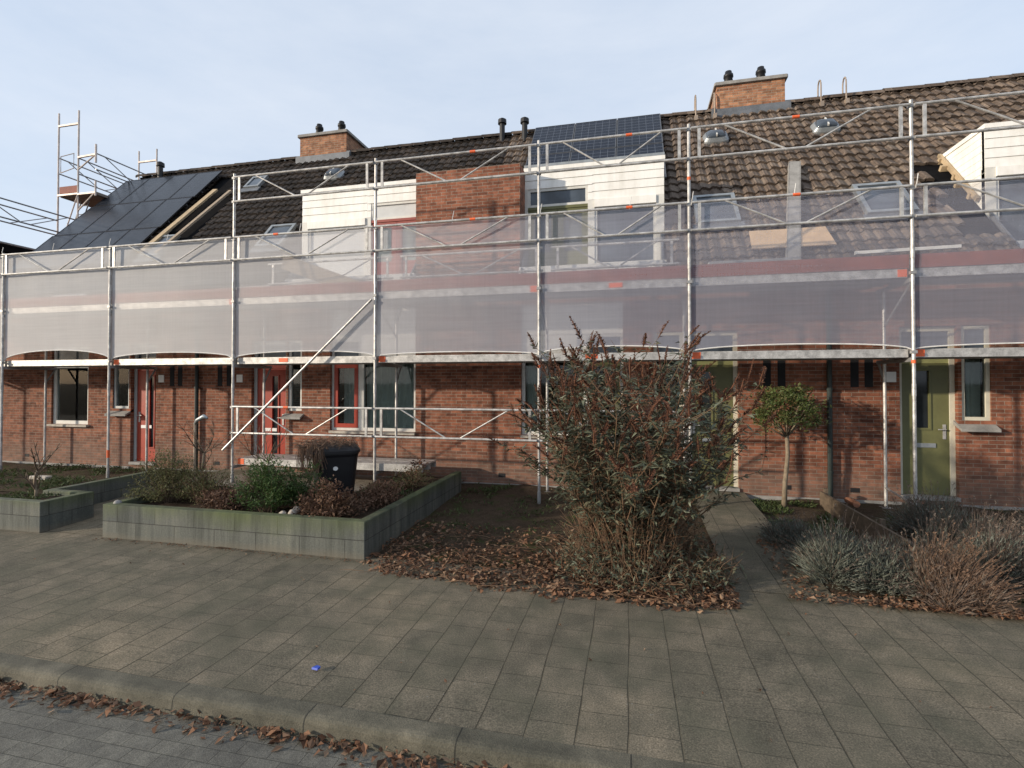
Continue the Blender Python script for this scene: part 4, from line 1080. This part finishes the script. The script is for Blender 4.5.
# butterfly bush
BX, BY = .02, 5.95
bush = thing('butterfly_bush', (BX, BY, gz(BX, BY)), 'large butterfly bush with brown dead flower spikes and grey green leaves in the leaf bed', 'bush')
st = B(); lf = B(); tw = B(); spikes = []
main = canes(st, (BX, BY, .0), .40, 80, 1.02, 1.25, 2.5, .75, .012, 8, .09)
def leafpair(p, d, sc_=1.0):
    for s in (-1, 1):
        a = U(0, 6.28); out = (Vector((math.cos(a), math.sin(a), U(-.9, .25)))+d*.4).normalized()
        lf.leaf(p, out, Vector((U(-.6, .6), U(-.6, .6), 1)), U(.07, .135)*sc_, U(.022, .036)*sc_, U(-.2, .5))
tips = []
for pts in main:
    L_ = len(pts)
    for s in range(2, L_-1):
        if U(0, 1) < .8:
            nb_ = rnd.choice((2, 2, 3, 3))
            for _ in range(nb_):
                f = U(0, 1); p = pts[s].lerp(pts[s+1], f); d = (pts[s+1]-pts[s]).normalized(); a = U(0, 6.28)
                q = p+(d*.8+Vector((math.cos(a), math.sin(a), .25))*.8).normalized()*U(.2, .55)
                m_ = p.lerp(q, .5)+Vector((0, 0, -.03))
                tw.tube([p, m_, q], [.005, .0038, .002], 4, cap=False)
                tips.append((q, (q-m_).normalized(), p))
                n = rnd.randint(4, 9) if q.z > .8 else rnd.randint(1, 4)
                for i in range(n):
                    leafpair(p.lerp(q, U(.25, 1)), d, 1)
    for i in range(23):
        f = U(.12, 1)*(L_-1); s = min(int(f), L_-2); p = pts[s].lerp(pts[s+1], f-s)
        if p.z > .2: leafpair(p, (pts[s+1]-pts[s]).normalized())
    tips.append((pts[-1], (pts[-1]-pts[-2]).normalized(), pts[-2]))
# dry fine twigs low in the middle
for k in range(1500):
    a = U(0, 6.28); r = .15+.85*math.sqrt(U(0, 1)); p = Vector((BX+.6*r*math.cos(a), BY+.6*r*math.sin(a), U(.05, 1.1)))
    q = p+Vector((math.cos(a)*U(-.1, .35), math.sin(a)*U(-.1, .35), U(.05, .5)))
    tw.tube([p, p.lerp(q, .5)+Vector((U(-.04, .04), U(-.04, .04), U(-.04, .04))), q], [.0032, .0026, .0014], 3, cap=False)
# broken straw coloured canes at the foot
for k in range(120):
    a = U(0, 6.28); r = U(.1, .9); p = Vector((BX+r*math.cos(a), BY-.1+r*math.sin(a)*.8, .05+U(0, .15))); a2 = U(0, 6.28)
    q = p+Vector((math.cos(a2), math.sin(a2), U(-.05, .5)))*U(.15, .45); tw.tube([p, q], [.005, .003], 4, cap=False)
st.build('stems', 'twig', bush, smooth=True); tw.build('twigs', 'twig', bush); lf.build('foliage', 'bud_leaf', bush)
tips = [t for t in tips if t[0].z > .95]
tips.sort(key=lambda t: -(.55*t[0].z+.4*math.hypot(t[0].x-BX, t[0].y-BY)-.35*(t[0].y-BY)+U(0, .75)))
def seed_head(sp, q, d, n):
    l = U(.15, .36); d = (d*.7+Vector((U(-.45, .45), U(-.45, .45), .32))).normalized()
    c1 = d.cross(Vector((.3, .2, 1))).normalized(); c2 = d.cross(c1); bend = (c1*U(-1, 1)+c2*U(-1, 1))*.22*l+Vector((0, 0, -.14*l))
    sp.tube([q, q+d*l*.5+bend*.3, q+d*l+bend], [.006, .008, .003], 5)
    for i in range(n):
        f = U(0, 1); ang = U(0, 6.28); rad = .038*(1-f)**.7*U(.6, 1.15)+.007; o_ = (c1*math.cos(ang)+c2*math.sin(ang))
        sp.leaf(q+d*l*f+bend*f*f, o_+d*.6, d, rad*1.25, .014, 0)
for q, d, _ in tips[:98]:
    sp = B(); seed_head(sp, q, d, 90); sp.build('flower_spike', 'bud_spike', bush)
sp = B()
for q, d, _ in tips[98:240]: seed_head(sp, q, d, 45)
tag(sp.build('small_flower_spikes', 'bud_spike', bush), kind='stuff')
# tangle of dry leaves and twigs at the foot
ft = B(); fl_ = B()
for k in range(800):
    a = U(0, 6.28); r = .92*math.sqrt(U(0, 1)); p = Vector((BX+.1+r*math.cos(a), BY-.15+r*.75*math.sin(a), U(.02, .55*(1.15-r)))); a2 = U(0, 6.28)
    q = p+Vector((math.cos(a2)*U(.05, .3), math.sin(a2)*U(.05, .3), U(-.05, .3))); ft.tube([p, p.lerp(q, .5)+Vector((0, 0, .04)), q], [.003, .0025, .0015], 3, cap=False)
    if True:
        for _i in range(4): fl_.leaf(p.lerp(q, U(0, 1)), (U(-1, 1), U(-1, 1), U(-.6, .6)), (U(-.6, .6), U(-.6, .6), 1), U(.04, .1), U(.015, .03), U(0, .6))
ft.build('dry_twigs', 'twig', bush); fl_.build('low_leaves', 'bud_leaf', bush)

# small standard tree by the downpipe
TX, TY = 2.42, 8.95
tr = thing('small_tree', (TX, TY, gz(TX, TY)), 'small round headed tree on a thin pale trunk before the brick wall', 'tree')
tz0 = gz(TX, TY)-.05
tk = B(); tk.tube([(TX-.02, TY, tz0), (TX+.0, TY+.01, .5), (TX+.04, TY, .95), (TX+.03, TY, 1.28)], [.045, .036, .032, .03], 8)
limbs = []
for k in range(11):
    a = k*2*math.pi/11+U(-.2, .2); e = Vector((TX+.03+.42*math.cos(a)*U(.6, 1), TY+.36*math.sin(a)*U(.5, 1), U(1.5, 1.85)))
    m_ = Vector((TX+.03, TY, 1.26)).lerp(e, .5)+Vector((0, 0, -.04)); tk.tube([(TX+.03, TY, 1.24), m_, e], [.018, .012, .005], 5); limbs.append((m_, e))
for s in (-1,): tk.tube([(TX+.03, TY, 1.22), (TX-.2, TY, 1.36), (TX-.4, TY-.05, 1.42)], [.016, .011, .005], 5)
tk.build('trunk', 'bark', tr, smooth=True)
lf = B()
for k in range(135):
    a = U(0, 6.28); el = U(-.6, 1.3); R_ = U(.25, 1)**.5
    c = Vector((TX+.04+.52*R_*math.cos(a)*math.cos(el), TY+.45*R_*math.sin(a)*math.cos(el), 1.62+.42*R_*math.sin(el)+.05*math.sin(a*3)))
    for i in range(26):
        v = Vector((rnd.gauss(0, 1), rnd.gauss(0, 1), rnd.gauss(0, .8)))*.052
        d = Vector((U(-1, 1), U(-1, 1), U(-.5, .9))); lf.leaf(c+v, d, Vector((U(-.7, .7), U(-.9, .3), 1)), U(.045, .085), U(.02, .034), U(-.2, .4))
for m_, e in limbs:
    for i in range(20): lf.leaf(m_.lerp(e, U(.2, 1.1)), Vector((U(-1, 1), U(-1, 1), U(-.4, .8))), Vector((0, -.3, 1)), U(.05, .08), U(.02, .03), .2)
lf.build('crown', 'tree_leaf', tr)

def tuft(b, c, rx, ry, h, n, lmin, lmax, w, up=.6, droop=0.0, inner=.3):
    """n thin blades growing outward all through a mound"""
    for k in range(n):
        a = U(0, 6.28); el = math.asin(U(0, 1)); R_ = U(inner, 1)
        lump = 1+.22*mnoise.noise((math.cos(a)*2+c[0], math.sin(a)*2+c[1], el*2))
        o_ = Vector((math.cos(a)*math.cos(el), math.sin(a)*math.cos(el), math.sin(el)))
        p = Vector((c[0]+o_.x*rx*R_*lump, c[1]+o_.y*ry*R_*lump, c[2]+o_.z*h*R_*lump))
        d = (o_+Vector((U(-.5, .5), U(-.5, .5), up+U(-.3, .3)))).normalized(); l = U(lmin, lmax)
        b.blade(p, p+d*l-Vector((0, 0, droop*l)), w)
def stalks(b, c, rx, ry, h, n, w, lean=(0, 0), reach=1.0):
    for k in range(n):
        a = U(0, 6.28); el = math.asin(U(.05, 1)); o_ = Vector((math.cos(a)*math.cos(el), math.sin(a)*math.cos(el), math.sin(el)))
        p = Vector((c[0]+o_.x*rx*.35, c[1]+o_.y*ry*.35, c[2]+o_.z*h*.35)); f = U(.8, 1.25)*reach
        q = Vector((c[0]+o_.x*rx*f+lean[0]*U(.5, 1), c[1]+o_.y*ry*f+lean[1]*U(.5, 1), c[2]+o_.z*h*f))
        m_ = p.lerp(q, .55)+Vector((U(-.03, .03), U(-.03, .03), .03))
        b.tube([p, m_, q], [w*.5, w*.4, w*.25], 3, cap=False)
        if U(0, 1) < .6:
            for i in range(4): b.blade(q+(m_-q)*.05*i, q+(m_-q)*.05*i+Vector((U(-.02, .02), U(-.02, .02), .015)), .012)
LG = 'lavender clumps in the right front gardens'
def lavender(x, y, rx, ry, h, nl, ns, label, sm='lav_stalk', lean=(0, 0), lm='lav', reach=1.0):
    c = (x, y, gz(x, y)+.02); t = thing('lavender', c, label, 'lavender', LG)
    a = B(); s = B(); nlump = 9
    for k in range(nlump):
        an = U(0, 6.28); rr = math.sqrt(U(0, 1))*.75; f = U(.38, .62); hh = U(.65, 1.08)*(1-.35*rr)
        cc = (x+rx*rr*math.cos(an), y+ry*rr*math.sin(an), c[2]); ln_ = (lean[0]+U(-.1, .1), lean[1]+U(-.1, .1))
        tuft(a, cc, rx*f, ry*f, h*hh, nl//nlump, .03, .10, .008, .35)
        stalks(s, cc, rx*f, ry*f, h*hh*1.05, ns//nlump, .0045, ln_, reach*U(.9, 1.3))
    a.build('foliage', lm, t); s.build('stalks', sm, t)
lavender(2.15, 6.05, .54, .5, .56, 13000, 420, 'grey green lavender at the path corner, nearest the pavement')
lavender(1.98, 7.15, .28, .5, .36, 3000, 320, 'small dark lavender halfway up the path edge, behind the grey green one')
lavender(2.62, 6.15, .46, .62, .44, 6500, 900, 'brown stalked lavender against the left face of the timber edging', lean=(.05, -.05))
lavender(2.93, 5.62, .40, .3, .48, 3200, 1100, 'rusty brown stalk clump at the pavement end of the timber edging', 'rust_stalk', (.18, .0), 'lav_stalk', 1.1)
lavender(3.68, 6.5, .64, .6, .66, 9500, 1500, 'big greyish brown lavender right of the timber edging, before the green door', lean=(.1, 0))
lavender(4.5, 6.8, .78, .65, .70, 10000, 1700, 'big purplish brown lavender at the right edge of the photo', lean=(.1, 0))
lavender(3.85, 7.6, .6, .55, .66, 8000, 700, 'pale grey lavender behind the others, nearest the green door', reach=.95)
lavender(4.2, 5.95, .5, .35, .36, 2200, 1200, 'low drooping dry lavender beside the pavement at the right edge', lean=(.1, -.05))
# grassy weeds
gr = B()
def weeds(x0, x1, y0, y1, n, hmax=.1, z=None):
    for k in range(n):
        x, y = U(x0, x1), U(y0, y1)
        if mnoise.noise((x*2.1, y*2.1, 9)) < -.05: continue
        zz = gz(x, y)-.02 if z is None else z
        a = U(0, 6.28); l = U(.03, hmax); gr.leaf((x, y, zz), (math.cos(a)*.7, math.sin(a)*.7, U(.3, 1)), (U(-.5, .5), U(-.5, .5), 1), l, U(.012, .03), .2)
weeds(1.95, 2.9, 7.6, 9.3, 2600); weeds(3.2, 5.6, 5.45, 5.9, 1500); weeds(-3.0, -.8, 6.8, 9.0, 1100, .07); weeds(-14, -9.2, 6.2, 7.6, 3500, .14, .36); weeds(-13.5, -8.9, 8.9, 9.5, 1800, .12); weeds(-9.8, -8.3, 5.6, 6.1, 700, .08, .37)
weeds(-4.3, -3.2, 7.3, 9.0, 700, .08, .34); weeds(-3.0, -2.2, 8.9, 9.5, 300)
tag(gr.build('weeds', 'grass', base=(0, 7, 0)), 'low green weeds scattered over the garden soil and along the wall foot', 'weeds', kind='stuff')

# planter plants
def shrub(name, x, y, z, rx, ry, h, n, m, label, ls=(.04, .08), lw=(.012, .022), nst=26, sm='twig_dark', cat='shrub'):
    t = thing(name, (x, y, z), label, cat)
    s = B(); ends_ = []
    for k in range(nst):
        a = U(0, 6.28); el = math.asin(U(.15, 1)); q = Vector((x+rx*math.cos(a)*math.cos(el), y+ry*math.sin(a)*math.cos(el), z+h*math.sin(el)))
        p = Vector((x+U(-.08, .08), y+U(-.08, .08), z-.05)); m_ = p.lerp(q, .5)+Vector((U(-.05, .05), U(-.05, .05), .05)); s.tube([p, m_, q], [.007, .005, .002], 4, cap=False); ends_.append((m_, q))
    s.build('stems', sm, t)
    b = B()
    for k in range(n):
        m_, q = rnd.choice(ends_); p = m_.lerp(q, U(-.2, 1.08))+Vector((rnd.gauss(0, .05), rnd.gauss(0, .05), rnd.gauss(0, .04)))
        b.leaf(p, (U(-1, 1), U(-1, 1), U(-.3, 1)), (U(-.6, .6), U(-.6, .6), 1), U(*ls), U(*lw), U(-.1, .3))
    b.build('foliage', m, t)
shrub('olive_shrub', -6.62, 6.15, .36, .50, .44, .74, 5200, 'olive', 'bushy olive green shrub at the left corner of the middle planter', (.03, .06), (.008, .016), 60)
shrub('olive_shrub', -6.05, 6.25, .36, .46, .38, .56, 2400, 'olive', 'lower brownish shrub beside the olive one in the middle planter', (.03, .05), (.008, .014), 60, 'twig')
shrub('green_shrub', -4.75, 5.98, .36, .46, .38, .70, 4200, 'green_leaf', 'fresh green leafy shrub before the black bin in the middle planter', (.04, .08), (.012, .022), 40)
shrub('green_shrub', -4.38, 6.2, .36, .28, .26, .66, 1700, 'green_leaf', 'upright green shrub right against the black bin', (.05, .09), (.010, .018), 26)
shrub('withered_plant', -5.45, 5.95, .36, .38, .26, .22, 1500, 'dead_leaf', 'low purplish brown withered plant at the planter front edge', (.04, .07), (.02, .035), 30)
shrub('withered_plant', -3.85, 5.95, .36, .42, .32, .46, 1700, 'dead_leaf', 'tangled brown withered plant at the right front of the middle planter', (.04, .08), (.02, .034), 70, 'twig')
shrub('withered_plant', -3.5, 6.7, .36, .28, .5, .30, 900, 'dead_leaf', 'reddish withered plant along the planter right wall', (.04, .08), (.018, .03), 60, 'twig')
shrub('withered_plant', -3.6, 8.0, .34, .35, .6, .34, 700, 'olive', 'sparse dry plant at the far end of the middle planter', (.03, .06), (.01, .018), 70, 'twig')
shrub('withered_plant', -5.9, 7.2, .2, .5, .4, .62, 700, 'olive', 'dry wispy brush behind the middle planter beneath the diagonal brace', (.03, .05), (.006, .01), 160, 'twig')
# black withered stalk
shrub('black_plant', -3.72, 8.5, .34, .12, .12, .48, 200, 'bud_spike', 'nearly black withered plant by the end of the low board', (.05, .1), (.025, .045), 12)
def bare_tree(x, y, z, h, label, lean=.0, n=9, r=.02, spread=.5):
    t = thing('bare_sapling', (x, y, z), label, 'sapling'); b = B()
    trunk = [Vector((x+lean*f+U(-.015, .015), y+U(-.015, .015), z-.05+h*.55*f)) for f in (0, .35, .7, 1)]
    b.tube(trunk, [r, r*.85, r*.7, r*.6], 7); b.build('trunk', 'bark', t, smooth=True)
    b = B()
    for k in range(n):
        a = k*2.4+U(-.4, .4); p = trunk[rnd.choice((1, 2, 3, 3, 3))]; l = h*U(.3, .62)
        pts = [p]; d = Vector((math.cos(a)*U(.5, 1.1)*spread/.5, math.sin(a)*.7, U(.6, 1.1))).normalized()
        for s in range(4): d = (d+Vector((U(-.3, .3), U(-.3, .3), .15))).normalized(); pts.append(pts[-1]+d*l/4)
        b.tube(pts, [r*.45, r*.38, r*.3, r*.2, r*.1], 5, cap=False)
        for s in (1, 2, 3):
            for _ in range(2):
                d2 = (d+Vector((U(-1, 1), U(-1, 1), U(-.1, .8)))).normalized(); q = pts[s]+d2*l*U(.15, .35); b.tube([pts[s], pts[s].lerp(q, .5)+Vector((0, 0, .01)), q], [r*.22, r*.16, r*.07], 4, cap=False)
    b.build('branches', 'twig_dark', t)
bare_tree(-8.72, 5.85, .36, .85, 'bare pruned sapling in the left planter', 0, 9, .028)
bare_tree(-6.25, 6.35, .36, 1.35, 'bare sapling tied to a pale stake at the left of the middle planter', .05, 10, .02, .6)
bare_tree(-4.95, 6.15, .36, 1.25, 'bare forked sapling above the fresh green shrub', .02, 8, .016, .45)
bare_tree(-5.75, 6.9, .30, 1.15, 'thin bare twiggy sapling behind the purplish withered plant', .03, 7, .012, .5)
sk = thing('stake', (-6.42, 6.42, .3), 'pale garden stake with a white cap beside a bare sapling', 'stake')
B().tube([(-6.42, 6.42, .3), (-6.42, 6.42, 1.50)], .018, 8).build('pole', 'plank', sk)
B().tube([(-6.42, 6.42, 1.48), (-6.37, 6.41, 1.54), (-6.24, 6.40, 1.60), (-6.18, 6.40, 1.57)], [.02, .028, .032, .02], 10).build('cap', 'zinc', sk, smooth=True)
# bin
bn = thing('plastic_bin', (-4.5, 7.0, .36), 'black plastic bin with dry vines over its lid, behind the green shrub', 'bin')
def rot(p, c, a): x, y = p[0]-c[0], p[1]-c[1]; return (c[0]+x*math.cos(a)-y*math.sin(a), c[1]+x*math.sin(a)+y*math.cos(a), p[2])
def rotmb(b, c, a): b.v = [rot(p, c, a) for p in b.v]; return b
bc = (-4.42, 7.0); bz0 = .34
b = B(); i0 = 0
for z, w in ((bz0, .27), (bz0+.1, .275), (bz0+.66, .33), (bz0+.70, .345), (bz0+.72, .345)):
    n = 24
    for j in range(n):
        t = 2*math.pi*j/n; cx, sx = math.cos(t), math.sin(t)
        b.v.append((bc[0]+w*math.copysign(abs(cx)**.35, cx), bc[1]+w*1.05*math.copysign(abs(sx)**.35, sx), z))
for k in range(4):
    for j in range(24): b.f.append((k*24+j, k*24+(j+1) % 24, (k+1)*24+(j+1) % 24, (k+1)*24+j))
b.f.append(tuple(range(23, -1, -1))); b.f.append(tuple(96+j for j in range(24)))
rotmb(b, bc, .6).build('body', 'black', bn)
b = B()
for z, w in ((bz0+.721, .365), (bz0+.755, .365), (bz0+.80, .31), (bz0+.815, .2)):
    for j in range(24):
        t = 2*math.pi*j/24; cx, sx = math.cos(t), math.sin(t)
        b.v.append((bc[0]+w*math.copysign(abs(cx)**.35, cx), bc[1]+w*1.05*math.copysign(abs(sx)**.35, sx), z))
for k in range(3):
    for j in range(24): b.f.append((k*24+j, k*24+(j+1) % 24, (k+1)*24+(j+1) % 24, (k+1)*24+j))
b.f.append(tuple(72+j for j in range(24)))
rotmb(b, bc, .6).build('lid', 'black', bn)
b = B(); nrm2 = Vector((math.sin(.6), -math.cos(.6), 0)); c_ = Vector((bc[0], bc[1], bz0+.5))+nrm2*.338
side = Vector((math.cos(.6), math.sin(.6), 0))
pts = [c_+side*.035*math.cos(t)+Vector((0, 0, .03*math.sin(t))) for t in [2*math.pi*j/14 for j in range(14)]]
b.poly(pts, nrm2*.008); b.build('badge', 'numplate', bn)
vb = B()
for k in range(260):
    a = U(0, 6.28); r = .42*math.sqrt(U(0, 1)); p = Vector((bc[0]-.05+r*math.cos(a), bc[1]-.12+r*math.sin(a), bz0+.80+U(0, .06))); a = U(0, 6.28)
    q = p+Vector((math.cos(a)*U(.05, .2), math.sin(a)*U(.05, .2), U(-.05, .10))); vb.tube([p, p.lerp(q, .5)+Vector((0, 0, .03)), q], .0035, 4, cap=False)
for k in range(140):
    p = Vector((bc[0]-.12+U(-.2, .2), bc[1]-.42+U(-.03, .03), bz0+.84)); q = p+Vector((U(-.06, .06), U(-.05, .02), -U(.15, .4))); vb.tube([p, p.lerp(q, .5)+Vector((0, -.03, 0)), q], .004, 4, cap=False)
tag(vb.build('dry_vines', 'rust_stalk'), 'tangle of dry brown vines hanging over the black bin lid', 'vines')
# rocks
def rock(x, y, z, r, label, m='stone', grp='pale stones in the middle planter'):
    b = B(); n, k = 10, 6
    for i in range(k+1):
        th = math.pi*i/k
        for j in range(n):
            ph = 2*math.pi*j/n; v = Vector((math.sin(th)*math.cos(ph), math.sin(th)*math.sin(ph), math.cos(th)*.75)); v *= r*(1+.3*mnoise.noise(v*1.7+Vector((x*9, y*9, 0))))
            b.v.append((x+v.x, y+v.y, z+v.z))
    for i in range(k):
        for j in range(n): b.f.append((i*n+j, (i+1)*n+j, (i+1)*n+(j+1) % n, i*n+(j+1) % n))
    tag(b.build('stone', m, smooth=True), label, 'stone', grp)
rock(-4.28, 5.82, .41, .06, 'pale rounded stone at the planter front, rightmost of three'); rock(-4.40, 5.78, .40, .05, 'pale stone at the planter front, leftmost of three')
rock(-4.33, 5.98, .41, .065, 'larger pale stone between the bin and two smaller stones')
rock(-6.86, 5.60, .455, .05, 'small stone on the left corner of the middle planter wall', 'concrete')
tag(B().bevbox(-10.6, -10.2, 7.0, 7.12, .36, .42, .01).build('white_brick', 'stone'), 'pale slab fragment lying in the left garden', 'slab')
# paving stub at post foot
tag(B().bevbox(-1.66, -1.34, 8.28, 8.62, -.04, .03, .01).build('sole_board', 'plank'), 'timber pad under the scaffold post left of the big bush', 'board')

# ------------------------------------------------------------------ fallen leaves
def litter(n, fn, name, label, zf, smin=.03, smax=.085):
    b = B()
    for k in range(n):
        p = fn()
        if p is None: continue
        x, y, up = p; s = U(smin, smax); a = U(0, 6.28); t = U(-.6, .6)
        d = Vector((math.cos(a), math.sin(a), t*.8)); z = zf(x, y)+up+max(0, -t)*s*.5
        nn_ = Vector((U(-.5, .5), U(-.5, .5), 1)); b.leaf((x, y, z), d, nn_, s, s*U(.45, .75), U(-.5, .9))
    return tag(b.build(name, 'litter'), label, 'leaves', kind='stuff')
def bed():
    x = U(-3.05, 1.0); y = 4.88+.35*U(0, 1)+1.9*U(0, 1)**1.7
    edge = 4.97+.16*mnoise.noise((x*1.5, 0, 2))+.10*mnoise.noise((x*5, 3, 2))+(.32*max(0, (-1.0-x)/1.9))+max(0, x-.5)*.35
    n = mnoise.noise((x*1.6, y*1.6, 4))+.5*mnoise.noise((x*5, y*5, 1))
    dens = .95 if y-edge < .5 else .95-.55*min(1, (y-edge-.5)/.8)
    if x < -1.2: dens *= .8
    dens *= max(.12, min(1, .75+n*1.1))
    if y < edge: dens *= max(0, 1-(edge-y)/.14)**2*.5
    if U(0, 1) > dens: return None
    return x, y, U(0, .045)*(1 if y-edge > .1 else .15)
litter(12500, bed, 'fallen_leaves', 'drift of brown fallen leaves over dark soil under and before the big bush', lambda x, y: max(hgt(x, y), gz(x, y)-.02)+.006, .015, .085)
tb = B()
for k in range(240):
    x, y = U(-2.9, .9), 5.0+1.6*U(0, 1)**1.5; z = gz(x, y)+U(.0, .05); a = U(0, 6.28); l = U(.06, .38); q = Vector((x+l*math.cos(a), max(5.0, y+l*math.sin(a)), z+U(-.01, .06)))
    tb.tube([(x, y, z), Vector((x, y, z)).lerp(q, .5)+Vector((U(-.02, .02), U(-.02, .02), .01)), q], [.003, .003, .0015], 4, cap=False)
tag(tb.build('fallen_twigs', 'twig'), 'fallen twigs scattered among the leaves before the big bush', 'twigs', kind='stuff')
def kerbline():
    x = U(-9, .6); a = .5+.5*mnoise.noise((x*.9, 4, 0))+.25*mnoise.noise((x*3, 7, 0))
    if U(0, 1) > max(0, a-.18)*1.5: return None
    y = KY0-.012-abs(rnd.gauss(0, .055))*(1+.8*mnoise.noise((x*1.3, 0, 0)))
    return x, y, U(0, .045)*max(0, 1-(KY0-y)/.15)
litter(2700, kerbline, 'fallen_leaves', 'line of rusty fallen leaves in the road gutter against the kerb', lambda x, y: -.115, .015, .075)
def pavel():
    x, y = U(-7, 3), U(3.1, 5.3)
    return (x, y, .004) if U(0, 1) < (.25 if y < 4.6 else .8) else None
litter(170, pavel, 'fallen_leaves', 'few loose leaf crumbs strewn over the pavement', lambda x, y: hgt(x, y)+.004, .012, .04)
def lavl():
    x = U(1.5, 5.2); y = 5.36+abs(rnd.gauss(0, .12))
    if x < 2.2 and U(0, 1) < .6: x = U(1.55, 1.85); y = U(5.5, 7.2)
    return x, y, U(0, .03)
litter(1500, lavl, 'fallen_leaves', 'strip of rusty fallen leaves along the foot of the lavender', lambda x, y: max(0.0, gz(x, y))+.012, .03, .07)
def walk():
    x, y = U(-7.0, -3.1), 5.48-abs(rnd.gauss(0, .05)); return x, y, 0
litter(220, walk, 'fallen_leaves', 'thin line of leaf crumbs at the foot of the middle planter', lambda x, y: hgt(x, y)+.006, .012, .035)
tag(B().poly([(-2.27, 3.31, .012), (-2.22, 3.305, .012), (-2.215, 3.335, .012), (-2.25, 3.345, .012)], (0, .005, .012)).build('blue_wrapper', 'blue'), 'small blue wrapper lying on the pavement near the kerb', 'litter')

# ------------------------------------------------------------------ light
EL = math.radians(13.5); SH = Vector((-1.7, -1.0, 0)).normalized()
SV = Vector((SH.x*math.cos(EL), SH.y*math.cos(EL), math.sin(EL)))
sd = bpy.data.lights.new('sun', 'SUN'); sd.energy = 4.6; sd.angle = math.radians(1.2); sd.color = (1, .87, .70)
so = bpy.data.objects.new('sun', sd); COL.objects.link(so); so.rotation_euler = SV.to_track_quat('Z', 'Y').to_euler()
w = bpy.data.worlds.new('World'); scn.world = w; w.use_nodes = True; nt = w.node_tree
bg = nt.nodes['Background']; bg.inputs['Strength'].default_value = .15
sky = N(nt, 'ShaderNodeTexSky', sky_type='NISHITA'); sky.sun_disc = False
sky.sun_elevation = EL; sky.sun_rotation = math.atan2(SH.x, SH.y) % (2*math.pi); sky.air_density = 1.0; sky.dust_density = 1.6; sky.ozone_density = 1.5
tc = N(nt, 'ShaderNodeTexCoord')
mp = N(nt, 'ShaderNodeMapping'); mp.inputs['Scale'].default_value = (1.2, 1.2, 3.2); mp.inputs['Rotation'].default_value = (0, .25, .3); L(nt, tc.outputs['Generated'], mp.inputs['Vector'])
cl = noise(nt, mp.outputs[0], 1.5, 8, .6)
mp_b = N(nt, 'ShaderNodeMapping'); mp_b.inputs['Scale'].default_value = (.8, 2.2, 5.0); mp_b.inputs['Rotation'].default_value = (.2, -.35, -.5); L(nt, tc.outputs['Generated'], mp_b.inputs['Vector'])
cl2 = noise(nt, mp_b.outputs[0], 2.2, 8, .62)
veil = mixc(nt, .72, sky.outputs[0], (4.7, 5.35, 6.35))
wisp = ramp(nt, math_(nt, 'ADD', math_(nt, 'MULTIPLY', cl, .6), math_(nt, 'MULTIPLY', cl2, .4)), [(.40, (0, 0, 0)), (.62, (1, 1, 1))])
L(nt, mixc(nt, math_(nt, 'MULTIPLY', N_sep(nt, wisp), .28), veil, (6.0, 6.15, 6.45)), bg.inputs['Color'])
vs = scn.view_settings; vs.view_transform = 'Standard'; vs.look = 'None'; vs.exposure = .15; vs.gamma = 1; vs.use_curve_mapping = False
